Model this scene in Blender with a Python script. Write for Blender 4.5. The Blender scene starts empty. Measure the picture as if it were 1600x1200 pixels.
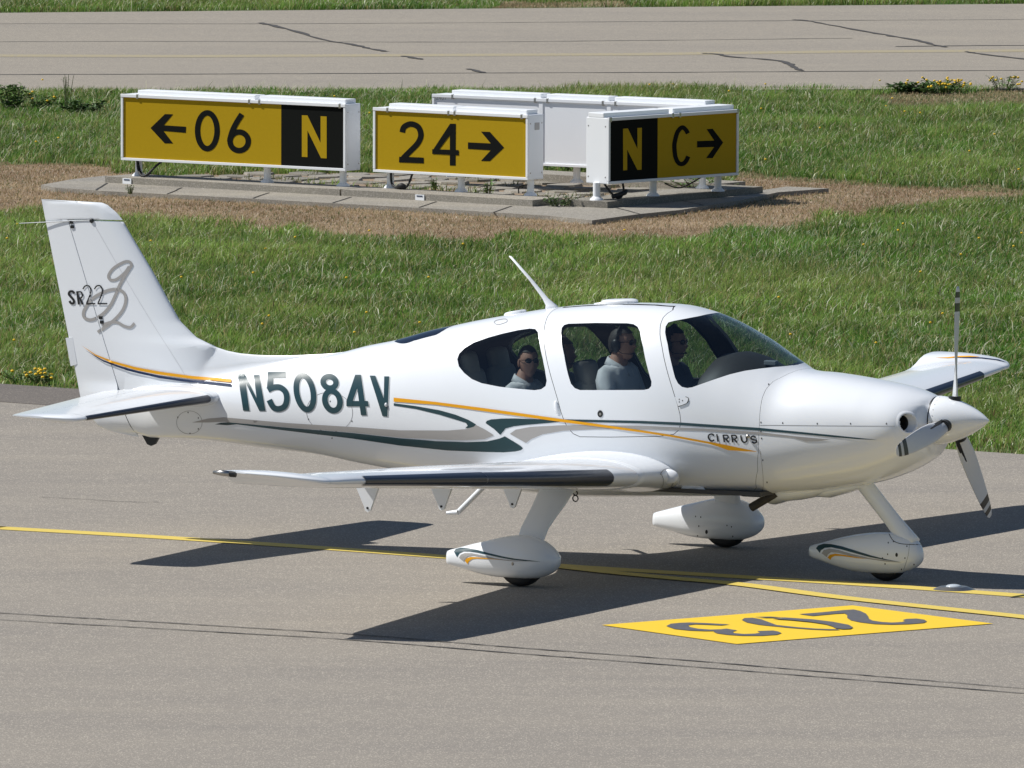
import bpy, bmesh, math, random
import numpy as np
from mathutils import Vector, Matrix
from mathutils.bvhtree import BVHTree
from mathutils.geometry import tessellate_polygon
random.seed(5); rng = np.random.default_rng(11)
scene = bpy.context.scene
COL = scene.collection

# ------------------------------------------------------------------ camera, sky, sun, exposure
FPX = 19992.0                      # focal length in pixels of a 1600 px wide picture
PSI = math.radians(27.017)         # heading of the aeroplane
_F = np.array([math.cos(PSI), -math.sin(PSI), 0.]); _L = np.array([math.sin(PSI), math.cos(PSI), 0.]); _U = np.array([0, 0, 1.])
_D, _E = 95.0, 0.09913
_fw0 = np.array([0, math.cos(_E), -math.sin(_E)]); CAM = -_D*_fw0
_up0 = np.array([0, math.sin(_E), math.cos(_E)])
def _frame(fw):
    fw = fw/np.linalg.norm(fw); rt = np.cross(fw, _U); rt /= np.linalg.norm(rt); up = np.cross(rt, fw)
    c, s = math.cos(.003), math.sin(.003)
    return fw, c*rt+s*up, -s*rt+c*up
FW, RT, UP = _frame(_fw0+_up0*0.01425-np.array([1., 0, 0])*0.00885)
for _ in range(6):
    d = -CAM; z = d@FW
    e = np.array([800+FPX*(d@RT)/z-977, 600-FPX*(d@UP)/z-885])
    FW, RT, UP = _frame(FW+RT*e[0]/FPX-UP*e[1]/FPX)
cam_data = bpy.data.cameras.new('camera'); cam = bpy.data.objects.new('camera', cam_data); COL.objects.link(cam)
cam_data.sensor_width = 36.0; cam_data.lens = 36.0*FPX/1600.0; cam_data.clip_start = 1.0; cam_data.clip_end = 6000.0
cam.matrix_world = Matrix(((RT[0], UP[0], -FW[0], CAM[0]), (RT[1], UP[1], -FW[1], CAM[1]), (RT[2], UP[2], -FW[2], CAM[2]), (0, 0, 0, 1)))
scene.camera = cam

SUN_TRAVEL = Vector((.804, -.101, -1.0)).normalized()
SUN_EL = math.asin(-SUN_TRAVEL.z); SUN_ROT = math.atan2(-SUN_TRAVEL.x, -SUN_TRAVEL.y)
world = bpy.data.worlds.new('World'); scene.world = world; world.use_nodes = True
wn = world.node_tree; bg = wn.nodes['Background']
sky = wn.nodes.new('ShaderNodeTexSky'); sky.sky_type = 'NISHITA'; sky.sun_disc = False
sky.sun_elevation = SUN_EL; sky.sun_rotation = SUN_ROT; sky.air_density = 1.0; sky.dust_density = 0.15; sky.ozone_density = 3.0
wn.links.new(sky.outputs[0], bg.inputs[0]); bg.inputs[1].default_value = 0.062
sd = bpy.data.lights.new('sun', 'SUN'); sun = bpy.data.objects.new('sun', sd); COL.objects.link(sun)
sd.energy = 5.0; sd.angle = math.radians(0.53); sd.color = (1.0, .97, .92)
sun.rotation_euler = SUN_TRAVEL.to_track_quat('-Z', 'Y').to_euler()
scene.view_settings.view_transform = 'Standard'; scene.view_settings.look = 'None'
scene.view_settings.exposure = 0.07; scene.view_settings.gamma = 1.0; scene.view_settings.use_curve_mapping = False

# ------------------------------------------------------------------ measuring helpers
def ray(px, py):
    d = FW+RT*(px-800)/FPX-UP*(py-600)/FPX
    return d/np.linalg.norm(d)
def gw(px, py, z=0.):
    d = ray(px, py); t = (z-CAM[2])/d[2]; return Vector(CAM+t*d)
CAMB = Vector((CAM@_F, CAM@_L, CAM[2]))
def rayb(px, py):
    d = ray(px, py); return Vector((d@_F, d@_L, d[2]))
def onY(px, py, y=0.):
    d = rayb(px, py); return CAMB+d*((y-CAMB.y)/d.y)
def onZ(px, py, z=0.):
    d = rayb(px, py); return CAMB+d*((z-CAMB.z)/d.z)
def onX(px, py, x=0.):
    d = rayb(px, py); return CAMB+d*((x-CAMB.x)/d.x)
def w2px(W):
    d = np.asarray(W)-CAM; z = d@FW
    return 800+FPX*(d@RT)/z, 600-FPX*(d@UP)/z

# ------------------------------------------------------------------ materials
def newmat(name):
    m = bpy.data.materials.new(name); m.use_nodes = True
    return m, m.node_tree, m.node_tree.nodes['Principled BSDF']
def plain(name, col, rough=.5, metal=0., coat=0., var=.06, scale=6., bump=0., spec=.5):
    m, nt, b = newmat(name)
    tc = nt.nodes.new('ShaderNodeTexCoord'); n = nt.nodes.new('ShaderNodeTexNoise')
    n.inputs['Scale'].default_value = scale; n.inputs['Detail'].default_value = 6
    nt.links.new(tc.outputs['Object'], n.inputs['Vector'])
    mx = nt.nodes.new('ShaderNodeMix'); mx.data_type = 'RGBA'
    c1 = [max(0, c*(1-var)) for c in col]; c2 = [min(1, c*(1+var)) for c in col]
    mx.inputs[6].default_value = (*c1, 1); mx.inputs[7].default_value = (*c2, 1)
    nt.links.new(n.outputs['Fac'], mx.inputs[0]); nt.links.new(mx.outputs[2], b.inputs['Base Color'])
    b.inputs['Roughness'].default_value = rough; b.inputs['Metallic'].default_value = metal
    b.inputs['Coat Weight'].default_value = coat; b.inputs['Coat Roughness'].default_value = .04
    b.inputs['Specular IOR Level'].default_value = spec
    if bump:
        bp = nt.nodes.new('ShaderNodeBump'); bp.inputs['Strength'].default_value = bump; bp.inputs['Distance'].default_value = .01
        nt.links.new(n.outputs['Fac'], bp.inputs['Height']); nt.links.new(bp.outputs[0], b.inputs['Normal'])
    return m
PAINT = plain('white_aircraft_paint', (.82, .845, .875), .26, 0, .6, .014, 1.3)
PAINTM = plain('white_sign_paint', (.84, .86, .885), .4, 0, .1, .03, 3)
TRIM = plain('cabin_trim', (.075, .072, .068), .8, 0, 0, .1, 8)
BEIGE = plain('beige_trim', (.42, .36, .26), .7)
DARK = plain('black_rubber', (.012, .012, .013), .65, 0, 0, .2, 20)
BLACK = plain('black_paint', (.012, .013, .014), .4)
DEICE = plain('dark_leading_edge_panel', (.022, .030, .05), .3, .0, .12, .1, 15)
STEEL = plain('bare_steel', (.45, .43, .40), .35, 1., 0, .15, 25)
SOOT = plain('sooty_exhaust_steel', (.055, .05, .045), .6, .3, 0, .3, 20)
GREEN = plain('dark_green_vinyl', (.012, .047, .058), .34, 0, .2, .05, 2)
NAVY = plain('navy_vinyl', (.02, .035, .085), .6, 0, 0, .05, 6, 0, .15)
ORANGE = plain('orange_vinyl', (.78, .36, .012), .5, 0, 0, .05, 6, 0, .2)
GREYV = plain('warm_grey_vinyl', (.37, .355, .34), .4, 0, .2)
SHADOWV = plain('pale_grey_vinyl', (.50, .52, .52), .4, 0, .2)
LINE = plain('panel_gap', (.22, .22, .23), .7)
LINEP = plain('faint_seam', (.55, .56, .58), .6)
LINED = plain('dark_gap', (.03, .03, .035), .8)
SIGNY = plain('yellow_sign_film', (.43, .28, .005), .6, 0, 0, .05, 30, 0, .15)
SIGNK = plain('black_sign_film', (.007, .008, .007), .75, 0, 0, .1, 30, 0, .08)
GREYBLADE = plain('grey_propeller_paint', (.36, .38, .40), .4, 0, .2)
SKIN = plain('skin', (.50, .27, .19), .55)
SHIRT = plain('white_shirt', (.84, .84, .86), .8, 0, 0, .10, 11, .9)
DSHIRT = plain('dark_shirt', (.03, .033, .045), .85)
TROUSER = plain('dark_trousers', (.035, .04, .06), .85)
HAIR = plain('dark_hair', (.02, .016, .013), .6, 0, 0, .4, 60)
GHAIR = plain('greying_hair', (.05, .042, .036), .6, 0, 0, .4, 60)
LEATHER = plain('grey_leather', (.17, .165, .155), .5, 0, 0, .1, 12)
LENS = plain('dark_lens', (.01, .01, .012), .1)
CONC = None
def glassmat(name, tint, f0=.04, strength=.96):
    m = bpy.data.materials.new(name); m.use_nodes = True; nt = m.node_tree; nt.nodes.clear()
    out = nt.nodes.new('ShaderNodeOutputMaterial'); mix = nt.nodes.new('ShaderNodeMixShader')
    tr = nt.nodes.new('ShaderNodeBsdfTransparent'); gl = nt.nodes.new('ShaderNodeBsdfGlossy'); ge = nt.nodes.new('ShaderNodeNewGeometry')
    tr.inputs[0].default_value = (*tint, 1); gl.inputs['Roughness'].default_value = .015; gl.inputs[0].default_value = (.9, .95, 1, 1)
    def mth(op, a_, b_): 
        n = nt.nodes.new('ShaderNodeMath'); n.operation = op
        for k, v in enumerate((a_, b_)):
            if isinstance(v, (int, float)): n.inputs[k].default_value = v
            elif v is not None: nt.links.new(v, n.inputs[k])
        return n.outputs[0]
    dt = nt.nodes.new('ShaderNodeVectorMath'); dt.operation = 'DOT_PRODUCT'; nt.links.new(ge.outputs['Normal'], dt.inputs[0]); nt.links.new(ge.outputs['Incoming'], dt.inputs[1])
    c = mth('ABSOLUTE', dt.outputs['Value'], None); fr = mth('ADD', mth('MULTIPLY', mth('POWER', mth('SUBTRACT', 1., c), 5.), strength), f0)
    nt.links.new(fr, mix.inputs[0]); nt.links.new(tr.outputs[0], mix.inputs[1]); nt.links.new(gl.outputs[0], mix.inputs[2])
    nt.links.new(mix.outputs[0], out.inputs[0]); return m
GLASS = glassmat('tinted_window', (.56, .61, .62), .05); WGLASS = glassmat('windscreen_glass', (.58, .64, .66), .06, .9)

def asphalt(name, base, warm, patch=.12):
    m, nt, b = newmat(name)
    tc = nt.nodes.new('ShaderNodeTexCoord')
    def noise(scale, detail=5, rough=.6, vec=None):
        n = nt.nodes.new('ShaderNodeTexNoise'); n.inputs['Scale'].default_value = scale; n.inputs['Detail'].default_value = detail
        n.inputs['Roughness'].default_value = rough; nt.links.new(vec or tc.outputs['Object'], n.inputs['Vector']); return n
    mp = nt.nodes.new('ShaderNodeMapping'); mp.inputs['Scale'].default_value = (.25, 1.2, 1)
    mp.inputs['Rotation'].default_value = (0, 0, math.radians(38)); nt.links.new(tc.outputs['Object'], mp.inputs['Vector'])
    mp2 = nt.nodes.new('ShaderNodeMapping'); mp2.inputs['Scale'].default_value = (1, .38, 1); nt.links.new(tc.outputs['Object'], mp2.inputs['Vector'])
    big = noise(.9, 6, .6, mp.outputs[0]); fine = noise(88, 3, .85, mp2.outputs[0]); mid = noise(5, 5, .65)
    vo = nt.nodes.new('ShaderNodeTexVoronoi'); vo.inputs['Scale'].default_value = 120; nt.links.new(mp2.outputs[0], vo.inputs['Vector'])
    ramp = nt.nodes.new('ShaderNodeValToRGB'); nt.links.new(fine.outputs['Fac'], ramp.inputs[0])
    ramp.color_ramp.elements[0].position = .30; ramp.color_ramp.elements[0].color = (*[c*.68 for c in base], 1)
    ramp.color_ramp.elements[1].position = .72; ramp.color_ramp.elements[1].color = (*[c*1.32 for c in base], 1)
    m1 = nt.nodes.new('ShaderNodeMix'); m1.data_type = 'RGBA'; m1.blend_type = 'MULTIPLY'; m1.inputs[0].default_value = 1
    r2 = nt.nodes.new('ShaderNodeValToRGB'); nt.links.new(big.outputs['Fac'], r2.inputs[0])
    r2.color_ramp.elements[0].position = .3; r2.color_ramp.elements[0].color = (1-patch, 1-patch, 1-patch*.9, 1)
    r2.color_ramp.elements[1].position = .7; r2.color_ramp.elements[1].color = (1+patch*.5, 1+patch*.4, 1+patch*.2, 1)
    nt.links.new(ramp.outputs[0], m1.inputs[6]); nt.links.new(r2.outputs[0], m1.inputs[7])
    # pale and rusty single stones
    sep = nt.nodes.new('ShaderNodeSeparateColor'); nt.links.new(vo.outputs['Color'], sep.inputs[0])
    gt = nt.nodes.new('ShaderNodeMath'); gt.operation = 'GREATER_THAN'; gt.inputs[1].default_value = .86; nt.links.new(sep.outputs[0], gt.inputs[0])
    m2 = nt.nodes.new('ShaderNodeMix'); m2.data_type = 'RGBA'; m2.inputs[7].default_value = (*[min(1, c*1.5) for c in warm], 1)
    fm = nt.nodes.new('ShaderNodeMath'); fm.operation = 'MULTIPLY'; fm.inputs[1].default_value = .42; nt.links.new(gt.outputs[0], fm.inputs[0])
    nt.links.new(fm.outputs[0], m2.inputs[0]); nt.links.new(m1.outputs[2], m2.inputs[6])
    m3 = nt.nodes.new('ShaderNodeMix'); m3.data_type = 'RGBA'; m3.blend_type = 'MULTIPLY'; m3.inputs[0].default_value = .5
    r3 = nt.nodes.new('ShaderNodeValToRGB'); nt.links.new(mid.outputs['Fac'], r3.inputs[0])
    r3.color_ramp.elements[0].position = .3; r3.color_ramp.elements[0].color = (.82, .82, .84, 1); r3.color_ramp.elements[1].position = .7
    nt.links.new(m2.outputs[2], m3.inputs[6]); nt.links.new(r3.outputs[0], m3.inputs[7])
    nt.links.new(m3.outputs[2], b.inputs['Base Color']); b.inputs['Roughness'].default_value = .85; b.inputs['Specular IOR Level'].default_value = .3
    bp = nt.nodes.new('ShaderNodeBump'); bp.inputs['Strength'].default_value = .5; bp.inputs['Distance'].default_value = .006
    nt.links.new(fine.outputs['Fac'], bp.inputs['Height']); nt.links.new(bp.outputs[0], b.inputs['Normal'])
    return m
ASPH = asphalt('weathered_asphalt', (.288, .261, .224), (.38, .34, .28))
ASPH2 = asphalt('old_dark_asphalt', (.155, .138, .122), (.22, .19, .16))
ASPHF = asphalt('pale_asphalt', (.294, .265, .222), (.36, .31, .24), .08)
CONC = asphalt('concrete', (.30, .28, .24), (.37, .34, .30), .22)
CONCS = asphalt('stained_concrete', (.24, .225, .19), (.30, .28, .24), .25)
SEAM = plain('weathered_seam', (.06, .056, .052), .8, 0, 0, .4, 5)
TAR = plain('tar_seam', (.035, .033, .032), .7, 0, 0, .3, 9)
def road_paint(name, col, base, amount):
    m, nt, b = newmat(name)
    tc = nt.nodes.new('ShaderNodeTexCoord'); n = nt.nodes.new('ShaderNodeTexNoise'); n.inputs['Scale'].default_value = 22; n.inputs['Detail'].default_value = 6
    n.inputs['Roughness'].default_value = .75
    nt.links.new(tc.outputs['Object'], n.inputs['Vector'])
    r = nt.nodes.new('ShaderNodeValToRGB'); nt.links.new(n.outputs['Fac'], r.inputs[0])
    r.color_ramp.elements[0].position = amount-.1; r.color_ramp.elements[0].color = (*base, 1)
    r.color_ramp.elements[1].position = amount+.12; r.color_ramp.elements[1].color = (*col, 1)
    nt.links.new(r.outputs[0], b.inputs['Base Color']); b.inputs['Roughness'].default_value = .7; return m
LINEY = road_paint('worn_yellow_line', (.66, .50, .10), (.46, .36, .12), .34)
LINEF = road_paint('faded_yellow_line', (.40, .33, .15), (.30, .263, .21), .52)
FRESHY = road_paint('fresh_yellow_paint', (.80, .53, .022), (.70, .46, .03), .30)
DIGIT = road_paint('dark_grey_road_paint', (.088, .092, .108), (.12, .12, .125), .42)

# ------------------------------------------------------------------ object helpers
def link(name, mesh, mats=None, parent=None):
    o = bpy.data.objects.new(name, mesh); COL.objects.link(o)
    for m in (mats if isinstance(mats, (list, tuple)) else [mats] if mats else []): mesh.materials.append(m)
    if parent is not None: o.parent = parent
    return o
def tag(o, label=None, cat=None, group=None, kind=None):
    if label: o['label'] = label
    if cat: o['category'] = cat
    if group: o['group'] = group
    if kind: o['kind'] = kind
    return o
def empty(name, loc, rz=0.):
    o = bpy.data.objects.new(name, None); COL.objects.link(o); o.location = loc; o.rotation_euler = (0, 0, rz); o.empty_display_size = .2; return o
def pyd(name, vs, fs, mat, parent=None, smooth=True, recalc=False):
    me = bpy.data.meshes.new(name); me.from_pydata([tuple(v) for v in vs], [], fs); me.update()
    if recalc:
        bm = bmesh.new(); bm.from_mesh(me); bmesh.ops.remove_doubles(bm, verts=bm.verts, dist=1e-5); bmesh.ops.recalc_face_normals(bm, faces=bm.faces); bm.to_mesh(me); bm.free()
    if smooth: me.shade_smooth()
    return link(name, me, mat, parent)
def frombm(name, bm, mat, parent=None, smooth=False, angle=None):
    me = bpy.data.meshes.new(name); bm.to_mesh(me); bm.free()
    if smooth: me.shade_smooth()
    if angle is not None: me.set_sharp_from_angle(angle=angle)
    return link(name, me, mat, parent)
def ringloft(rings, closed=True, caps=True):
    vs = []; fs = []; n = len(rings[0])
    for r in rings: vs += list(r)
    for i in range(len(rings)-1):
        for j in range(n if closed else n-1):
            k = (j+1) % n; fs.append((i*n+j, i*n+k, (i+1)*n+k, (i+1)*n+j))
    if caps and closed: fs.append(tuple(range(n-1, -1, -1))); fs.append(tuple((len(rings)-1)*n+j for j in range(n)))
    return vs, fs
def bmbox(bm, c, s, M=None, bevel=0.):
    b2 = bmesh.new(); bmesh.ops.create_cube(b2, size=1.0)
    for v in b2.verts: v.co = Vector((v.co.x*s[0], v.co.y*s[1], v.co.z*s[2]))
    if bevel: bmesh.ops.bevel(b2, geom=list(b2.edges), offset=bevel, segments=2, affect='EDGES', profile=.5)
    for v in b2.verts:
        v.co = v.co+Vector(c)
        if M is not None: v.co = M@v.co
    me = bpy.data.meshes.new('t'); b2.to_mesh(me); b2.free(); bm.from_mesh(me); bpy.data.meshes.remove(me)
def bmtube(bm, pts, rad, n=8, caps=True):
    pts = [Vector(p) for p in pts]; rads = rad if isinstance(rad, (list, tuple)) else [rad]*len(pts); rings = []
    for i, p in enumerate(pts):
        t = (pts[min(i+1, len(pts)-1)]-pts[max(i-1, 0)]).normalized()
        a = t.cross(Vector((0, 0, 1)) if abs(t.z) < .9 else Vector((1, 0, 0))).normalized(); b = t.cross(a)
        rings.append([p+a*math.cos(2*math.pi*k/n)*rads[i]+b*math.sin(2*math.pi*k/n)*rads[i] for k in range(n)])
    vs, fs = ringloft(rings, True, caps); bv = [bm.verts.new(v) for v in vs]
    for f in fs: bm.faces.new([bv[i] for i in f])
def bmball(bm, c, r, seg=16, rings=10, rot=None):
    M = Matrix.Translation(Vector(c))@(rot or Matrix.Identity(4))@Matrix.Diagonal((r[0], r[1], r[2], 1))
    bmesh.ops.create_uvsphere(bm, u_segments=seg, v_segments=rings, radius=1., matrix=M)
def catmull(pts, n=6, closed=False):
    P = [np.array(p, float) for p in pts]; N = len(P); out = []
    for i in range(N if closed else N-1):
        if closed: a, b, c, d = P[i-1], P[i], P[(i+1) % N], P[(i+2) % N]
        else: a, b, c, d = P[max(i-1, 0)], P[i], P[i+1], P[min(i+2, N-1)]
        for k in range(n):
            t = k/n; out.append(.5*((2*b)+(-a+c)*t+(2*a-5*b+4*c-d)*t*t+(-a+3*b-3*c+d)*t**3))
    if not closed: out.append(P[-1])
    return out
def ribbon(pts, w, closed=False):
    """list of quads (2-D) along a polyline, mitred"""
    P = [np.array(p, float) for p in pts]; N = len(P); ws = w if isinstance(w, (list, tuple)) else [w]*N; Ls = []; Rs = []
    for i in range(N):
        a = P[i-1] if (closed or i > 0) else None; c = P[(i+1) % N] if (closed or i < N-1) else None
        d1 = (P[i]-a) if a is not None else None; d2 = (c-P[i]) if c is not None else None
        if d1 is None: d1 = d2
        if d2 is None: d2 = d1
        d1 = d1/(np.linalg.norm(d1)+1e-9); d2 = d2/(np.linalg.norm(d2)+1e-9)
        n1 = np.array([-d1[1], d1[0]]); n2 = np.array([-d2[1], d2[0]]); m = n1+n2; L = np.linalg.norm(m)
        m = n1 if L < .3 else m/L; k = ws[i]*.5/max(.45, m@n1); Ls.append(P[i]+m*k); Rs.append(P[i]-m*k)
    return [[Ls[i], Ls[(i+1) % N], Rs[(i+1) % N], Rs[i]] for i in range(N if closed else N-1)]
def zc(pts, f, ox, oy): return [(ox+x/f, oy+y/f) for x, y in pts]
def flatmesh(polys, grid=None):
    """planar bmesh of 2-D polygons, triangulated, optionally diced on a grid"""
    bm = bmesh.new()
    for poly in polys:
        if len(poly) == 4 or len(poly) == 3:
            vs = [bm.verts.new((p[0], p[1], 0)) for p in poly]
            try: bm.faces.new(vs)
            except ValueError: pass
        else:
            vs = [bm.verts.new((p[0], p[1], 0)) for p in poly]
            for t in tessellate_polygon([[Vector((p[0], p[1], 0)) for p in poly]]):
                try: bm.faces.new([vs[i] for i in t])
                except ValueError: pass
    bmesh.ops.remove_doubles(bm, verts=bm.verts, dist=1e-4)
    bmesh.ops.triangulate(bm, faces=bm.faces)
    if grid:
        for ax in (0, 1):
            lo = min(v.co[ax] for v in bm.verts); hi = max(v.co[ax] for v in bm.verts)
            k = math.ceil(lo/grid+.01)
            while k*grid < hi:
                co = [0, 0, 0]; no = [0, 0, 0]; co[ax] = k*grid; no[ax] = 1
                bmesh.ops.bisect_plane(bm, geom=bm.verts[:]+bm.edges[:]+bm.faces[:], plane_co=co, plane_no=no, dist=1e-5); k += 1
    return bm
def cleanup(bm): bmesh.ops.recalc_face_normals(bm, faces=bm.faces)

# ------------------------------------------------------------------ the ground
def slab(name, poly, ztop, zbot, mat, parent=None):
    n = len(poly); vs = [(p[0], p[1], ztop) for p in poly]+[(p[0], p[1], zbot) for p in poly]
    fs = [tuple(range(n))]+[(i, (i+1) % n, n+(i+1) % n, n+i) for i in range(n)]
    return pyd(name, vs, fs, mat, parent, False, True)
def soilmat():
    m, nt, b = newmat('turf_soil')
    tc = nt.nodes.new('ShaderNodeTexCoord'); n = nt.nodes.new('ShaderNodeTexNoise'); n.inputs['Scale'].default_value = 1.3; n.inputs['Detail'].default_value = 8
    nt.links.new(tc.outputs['Object'], n.inputs['Vector']); r = nt.nodes.new('ShaderNodeValToRGB'); nt.links.new(n.outputs['Fac'], r.inputs[0])
    r.color_ramp.elements[0].position = .35; r.color_ramp.elements[0].color = (.060, .105, .025, 1)
    r.color_ramp.elements[1].position = .7; r.color_ramp.elements[1].color = (.13, .155, .05, 1)
    nt.links.new(r.outputs[0], b.inputs['Base Color']); b.inputs['Roughness'].default_value = .95; return m
SOIL = soilmat()
DRYSOIL = plain('dry_soil', (.26, .19, .125), .95, 0, 0, .35, 3, .4)
g = pyd('ground', [(-900, -500, -.04), (900, -500, -.04), (900, 1500, -.04), (-900, 1500, -.04)], [(0, 1, 2, 3)], SOIL, None, False); tag(g, kind='structure')
a, b_ = gw(0, 602), gw(1600, 712); e = (b_-a).normalized(); nrm = Vector((-e.y, e.x, 0))
P0 = a-e*160; P1 = a+e*160
taxi = slab('taxiway', [P0+nrm*.1, P1+nrm*.1, P1-nrm*200, P0-nrm*200], 0, -.3, ASPH); tag(taxi, kind='structure')
sh = slab('taxiway_shoulder', [P0+nrm*.1, a+e*9.+nrm*.1, a+e*5.-nrm*.55, a+e*2.-nrm*1.3, P0-nrm*1.45], .004, -.3, ASPH2); tag(sh, kind='structure')
fa, fb = gw(0, 146), gw(1600, 138); ta, tb = gw(0, 20), gw(1600, 6)
def ext(p, q, k): d = (q-p); return p-d*k, q+d*k
fa2, fb2 = ext(fa, fb, 12); ta2, tb2 = ext(ta, tb, 12)
far = slab('far_taxiway', [fa2, fb2, tb2, ta2], 0, -.3, ASPHF); tag(far, kind='structure')

def ground_ribbon(name, pts_px, wid, mat, parent, z=.004, n=1, jit=0.):
    P = [gw(*p) for p in pts_px]; P2 = [(p.x, p.y) for p in P]
    if n > 1: P2 = catmull(P2, n)
    if jit: P2 = [(p[0]+random.gauss(0, jit), p[1]+random.gauss(0, jit)) for p in P2]
    wd = wid if not isinstance(wid, tuple) else [random.uniform(*wid) for _ in P2]
    bm = flatmesh(ribbon(P2, wd)); 
    for v in bm.verts: v.co.z = z
    bmesh.ops.recalc_face_normals(bm, faces=bm.faces)
    for f in bm.faces:
        if f.normal.z < 0: f.normal_flip()
    return frombm(name, bm, mat, parent)
ground_ribbon('centreline_marking', [(-1500, 716), (-700, 776), (-60, 821), (0, 825.5), (220, 838), (480, 855), (700, 871), (900, 886), (1160, 902), (1400, 917), (1660, 936), (2300, 985), (3000, 1040)], .215, LINEY, taxi, .004, 3)
ground_ribbon('branch_line_marking', [(866, 885.5), (960, 896), (1060, 905.5), (1160, 914.5), (1300, 933), (1440, 948.5), (1660, 972), (2200, 1036), (2900, 1125)], .18, LINEY, taxi, .008, 4)
for pts in ([(-1200, 884), (-40, 956), (180, 969), (370, 980.5), (555, 992), (800, 1012), (1050, 1030.5), (1300, 1051.5), (1640, 1080), (2600, 1160)],
            [(-1200, 895), (-40, 966.5), (180, 979), (370, 990), (555, 1001), (800, 1021), (1050, 1040), (1300, 1060), (1640, 1087.5), (2600, 1167)]):
    ground_ribbon('tyre_scrape', pts, (.014, .040), SEAM, taxi, .005, 14, .0025)
ground_ribbon('pavement_crack', [(60, 777), (120, 780), (190, 784), (250, 785)], (.006, .016), TAR, taxi, .004, 5, .006)
for pts, w in (([(-2500, 126), (-900, 121), (-30, 117), (300, 116), (700, 114.5), (1100, 113), (1630, 110), (2600, 105), (4200, 97)], (.05, .08)), ([(-2500, 47), (-900, 42), (-30, 37.5), (400, 37.5), (700, 36), (1000, 34), (1240, 32.5), (1630, 30.5), (2600, 25), (4200, 16)], (.03, .055)),
               ([(-30, 65.5), (300, 65), (700, 66), (1000, 63.5), (1330, 60)], (.03, .06)), ([(1400, 73), (1480, 72), (1630, 71)], (.06, .1))):
    ground_ribbon('pavement_joint', pts, w, TAR, far, .004, 9, .01)
for pts in ([(1240, 31), (1262, 33), (1300, 40), (1370, 53), (1430, 63), (1462, 71), (1480, 74)], [(1100, 84), (1122, 85), (1140, 89), (1200, 93.5), (1226, 97), (1240, 105), (1254, 111)],
            [(1508, 81), (1550, 87), (1640, 97)], [(405, 36), (425, 40), (460, 49), (510, 63.5), (545, 69), (575, 76), (604, 81)], [(630, 88), (652, 92), (662, 93)], [(731, 108), (757, 114)]):
    ground_ribbon('pavement_crack', pts, (.03, .11), SEAM, far, .007, 6, .012)
ground_ribbon('faded_centreline', [(-2500, 95), (-900, 91), (-30, 87), (300, 88), (640, 86.5), (1000, 85), (1300, 81), (1630, 79), (2600, 73), (4200, 63)], .5, LINEF, far, .0025)

# painted location marking
c4 = [gw(940, 977.5), gw(1332, 946.8), gw(1552, 975.3), gw(1151, 1007.3)]
mk = empty('ground_marking', (c4[0]+c4[2])/2); tag(mk, 'yellow painted rectangle with dark grey 203 on the asphalt in front of the nose wheel', 'ground marking')
def gpoly(name, polys_px, z, mat, parent):
    bm = flatmesh([[tuple(gw(*p))[:2] for p in poly] for poly in polys_px]); off = parent.location if parent else Vector((0, 0, 0))
    for v in bm.verts: v.co = Vector((v.co.x-off.x, v.co.y-off.y, z))
    for f in bm.faces:
        f.normal_update()
        if f.normal.z < 0: f.normal_flip()
    return frombm(name, bm, mat, parent)
gpoly('painted_field', [[(940, 977.5), (1332, 946.8), (1552, 975.3), (1151, 1007.3)]], .005, FRESHY, mk)
d3 = zc([(555, 250), (590, 232), (660, 225), (740, 222), (850, 226), (1050, 237), (985, 245), (880, 240), (780, 236), (725, 243), (740, 258), (800, 270), (900, 278), (985, 275), (1025, 270),
         (1110, 284), (1075, 292), (1085, 305), (1160, 312), (1250, 309), (1290, 302), (1265, 289), (1390, 285), (1430, 293), (1455, 305), (1420, 318), (1300, 326), (1150, 326), (1030, 318), (950, 307), (925, 295), (930, 289), (860, 290), (740, 285), (620, 273)], 5, 930, 930)
d0a = zc([(1145, 203), (1165, 188), (1230, 185), (1300, 198), (1330, 210)], 5, 930, 930)+zc([(60, 215), (200, 230), (330, 240), (480, 245)], 4.444, 1200, 930)+zc([(500, 250), (420, 251), (300, 246), (120, 232), (0, 217)], 4.444, 1200, 930)+zc([(1450, 258), (1280, 240), (1185, 222)], 5, 930, 930)
d0b = zc([(1240, 181), (1370, 179)], 5, 930, 930)+zc([(10, 159), (150, 167), (310, 178), (450, 195), (560, 216), (590, 233), (570, 244), (520, 246), (470, 240), (445, 226), (400, 212), (300, 197), (160, 183), (30, 175)], 4.444, 1200, 930)+zc([(1480, 188), (1330, 187)], 5, 930, 930)
d2 = zc([(215, 139), (380, 126), (520, 112), (595, 107), (640, 117), (680, 136), (695, 155), (700, 172), (725, 184), (790, 194), (860, 198), (930, 194), (955, 188), (935, 181), (960, 173), (1030, 170), (1085, 178), (1103, 190), (1080, 201), (980, 209), (860, 212), (740, 208), (640, 196), (575, 182), (550, 166), (550, 145), (530, 134), (470, 137), (310, 152)], 4.444, 1200, 930)
gpoly('digit', [d3], .009, DIGIT, mk); gpoly('digit', [d0a], .009, DIGIT, mk); gpoly('digit', [d0b], .0115, DIGIT, mk); gpoly('digit', [d2], .009, DIGIT, mk)
# inset taxiway light
p = gw(1490, 921.5); t = empty('taxiway_light', p); tag(t, 'low round inset taxiway light in the shadow right of the nose wheel', 'light')
bm = bmesh.new(); bmesh.ops.create_cone(bm, cap_ends=True, segments=28, radius1=.16, radius2=.10, depth=.025, matrix=Matrix.Translation((0, 0, .0125))); cleanup(bm); frombm('light_ring', bm, STEEL, t)
bm = bmesh.new(); bmball(bm, (0, 0, .022), (.06, .06, .02), 14, 8); frombm('light_lens', bm, plain('lens_glass', (.5, .55, .6), .1), t, True)
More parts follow.
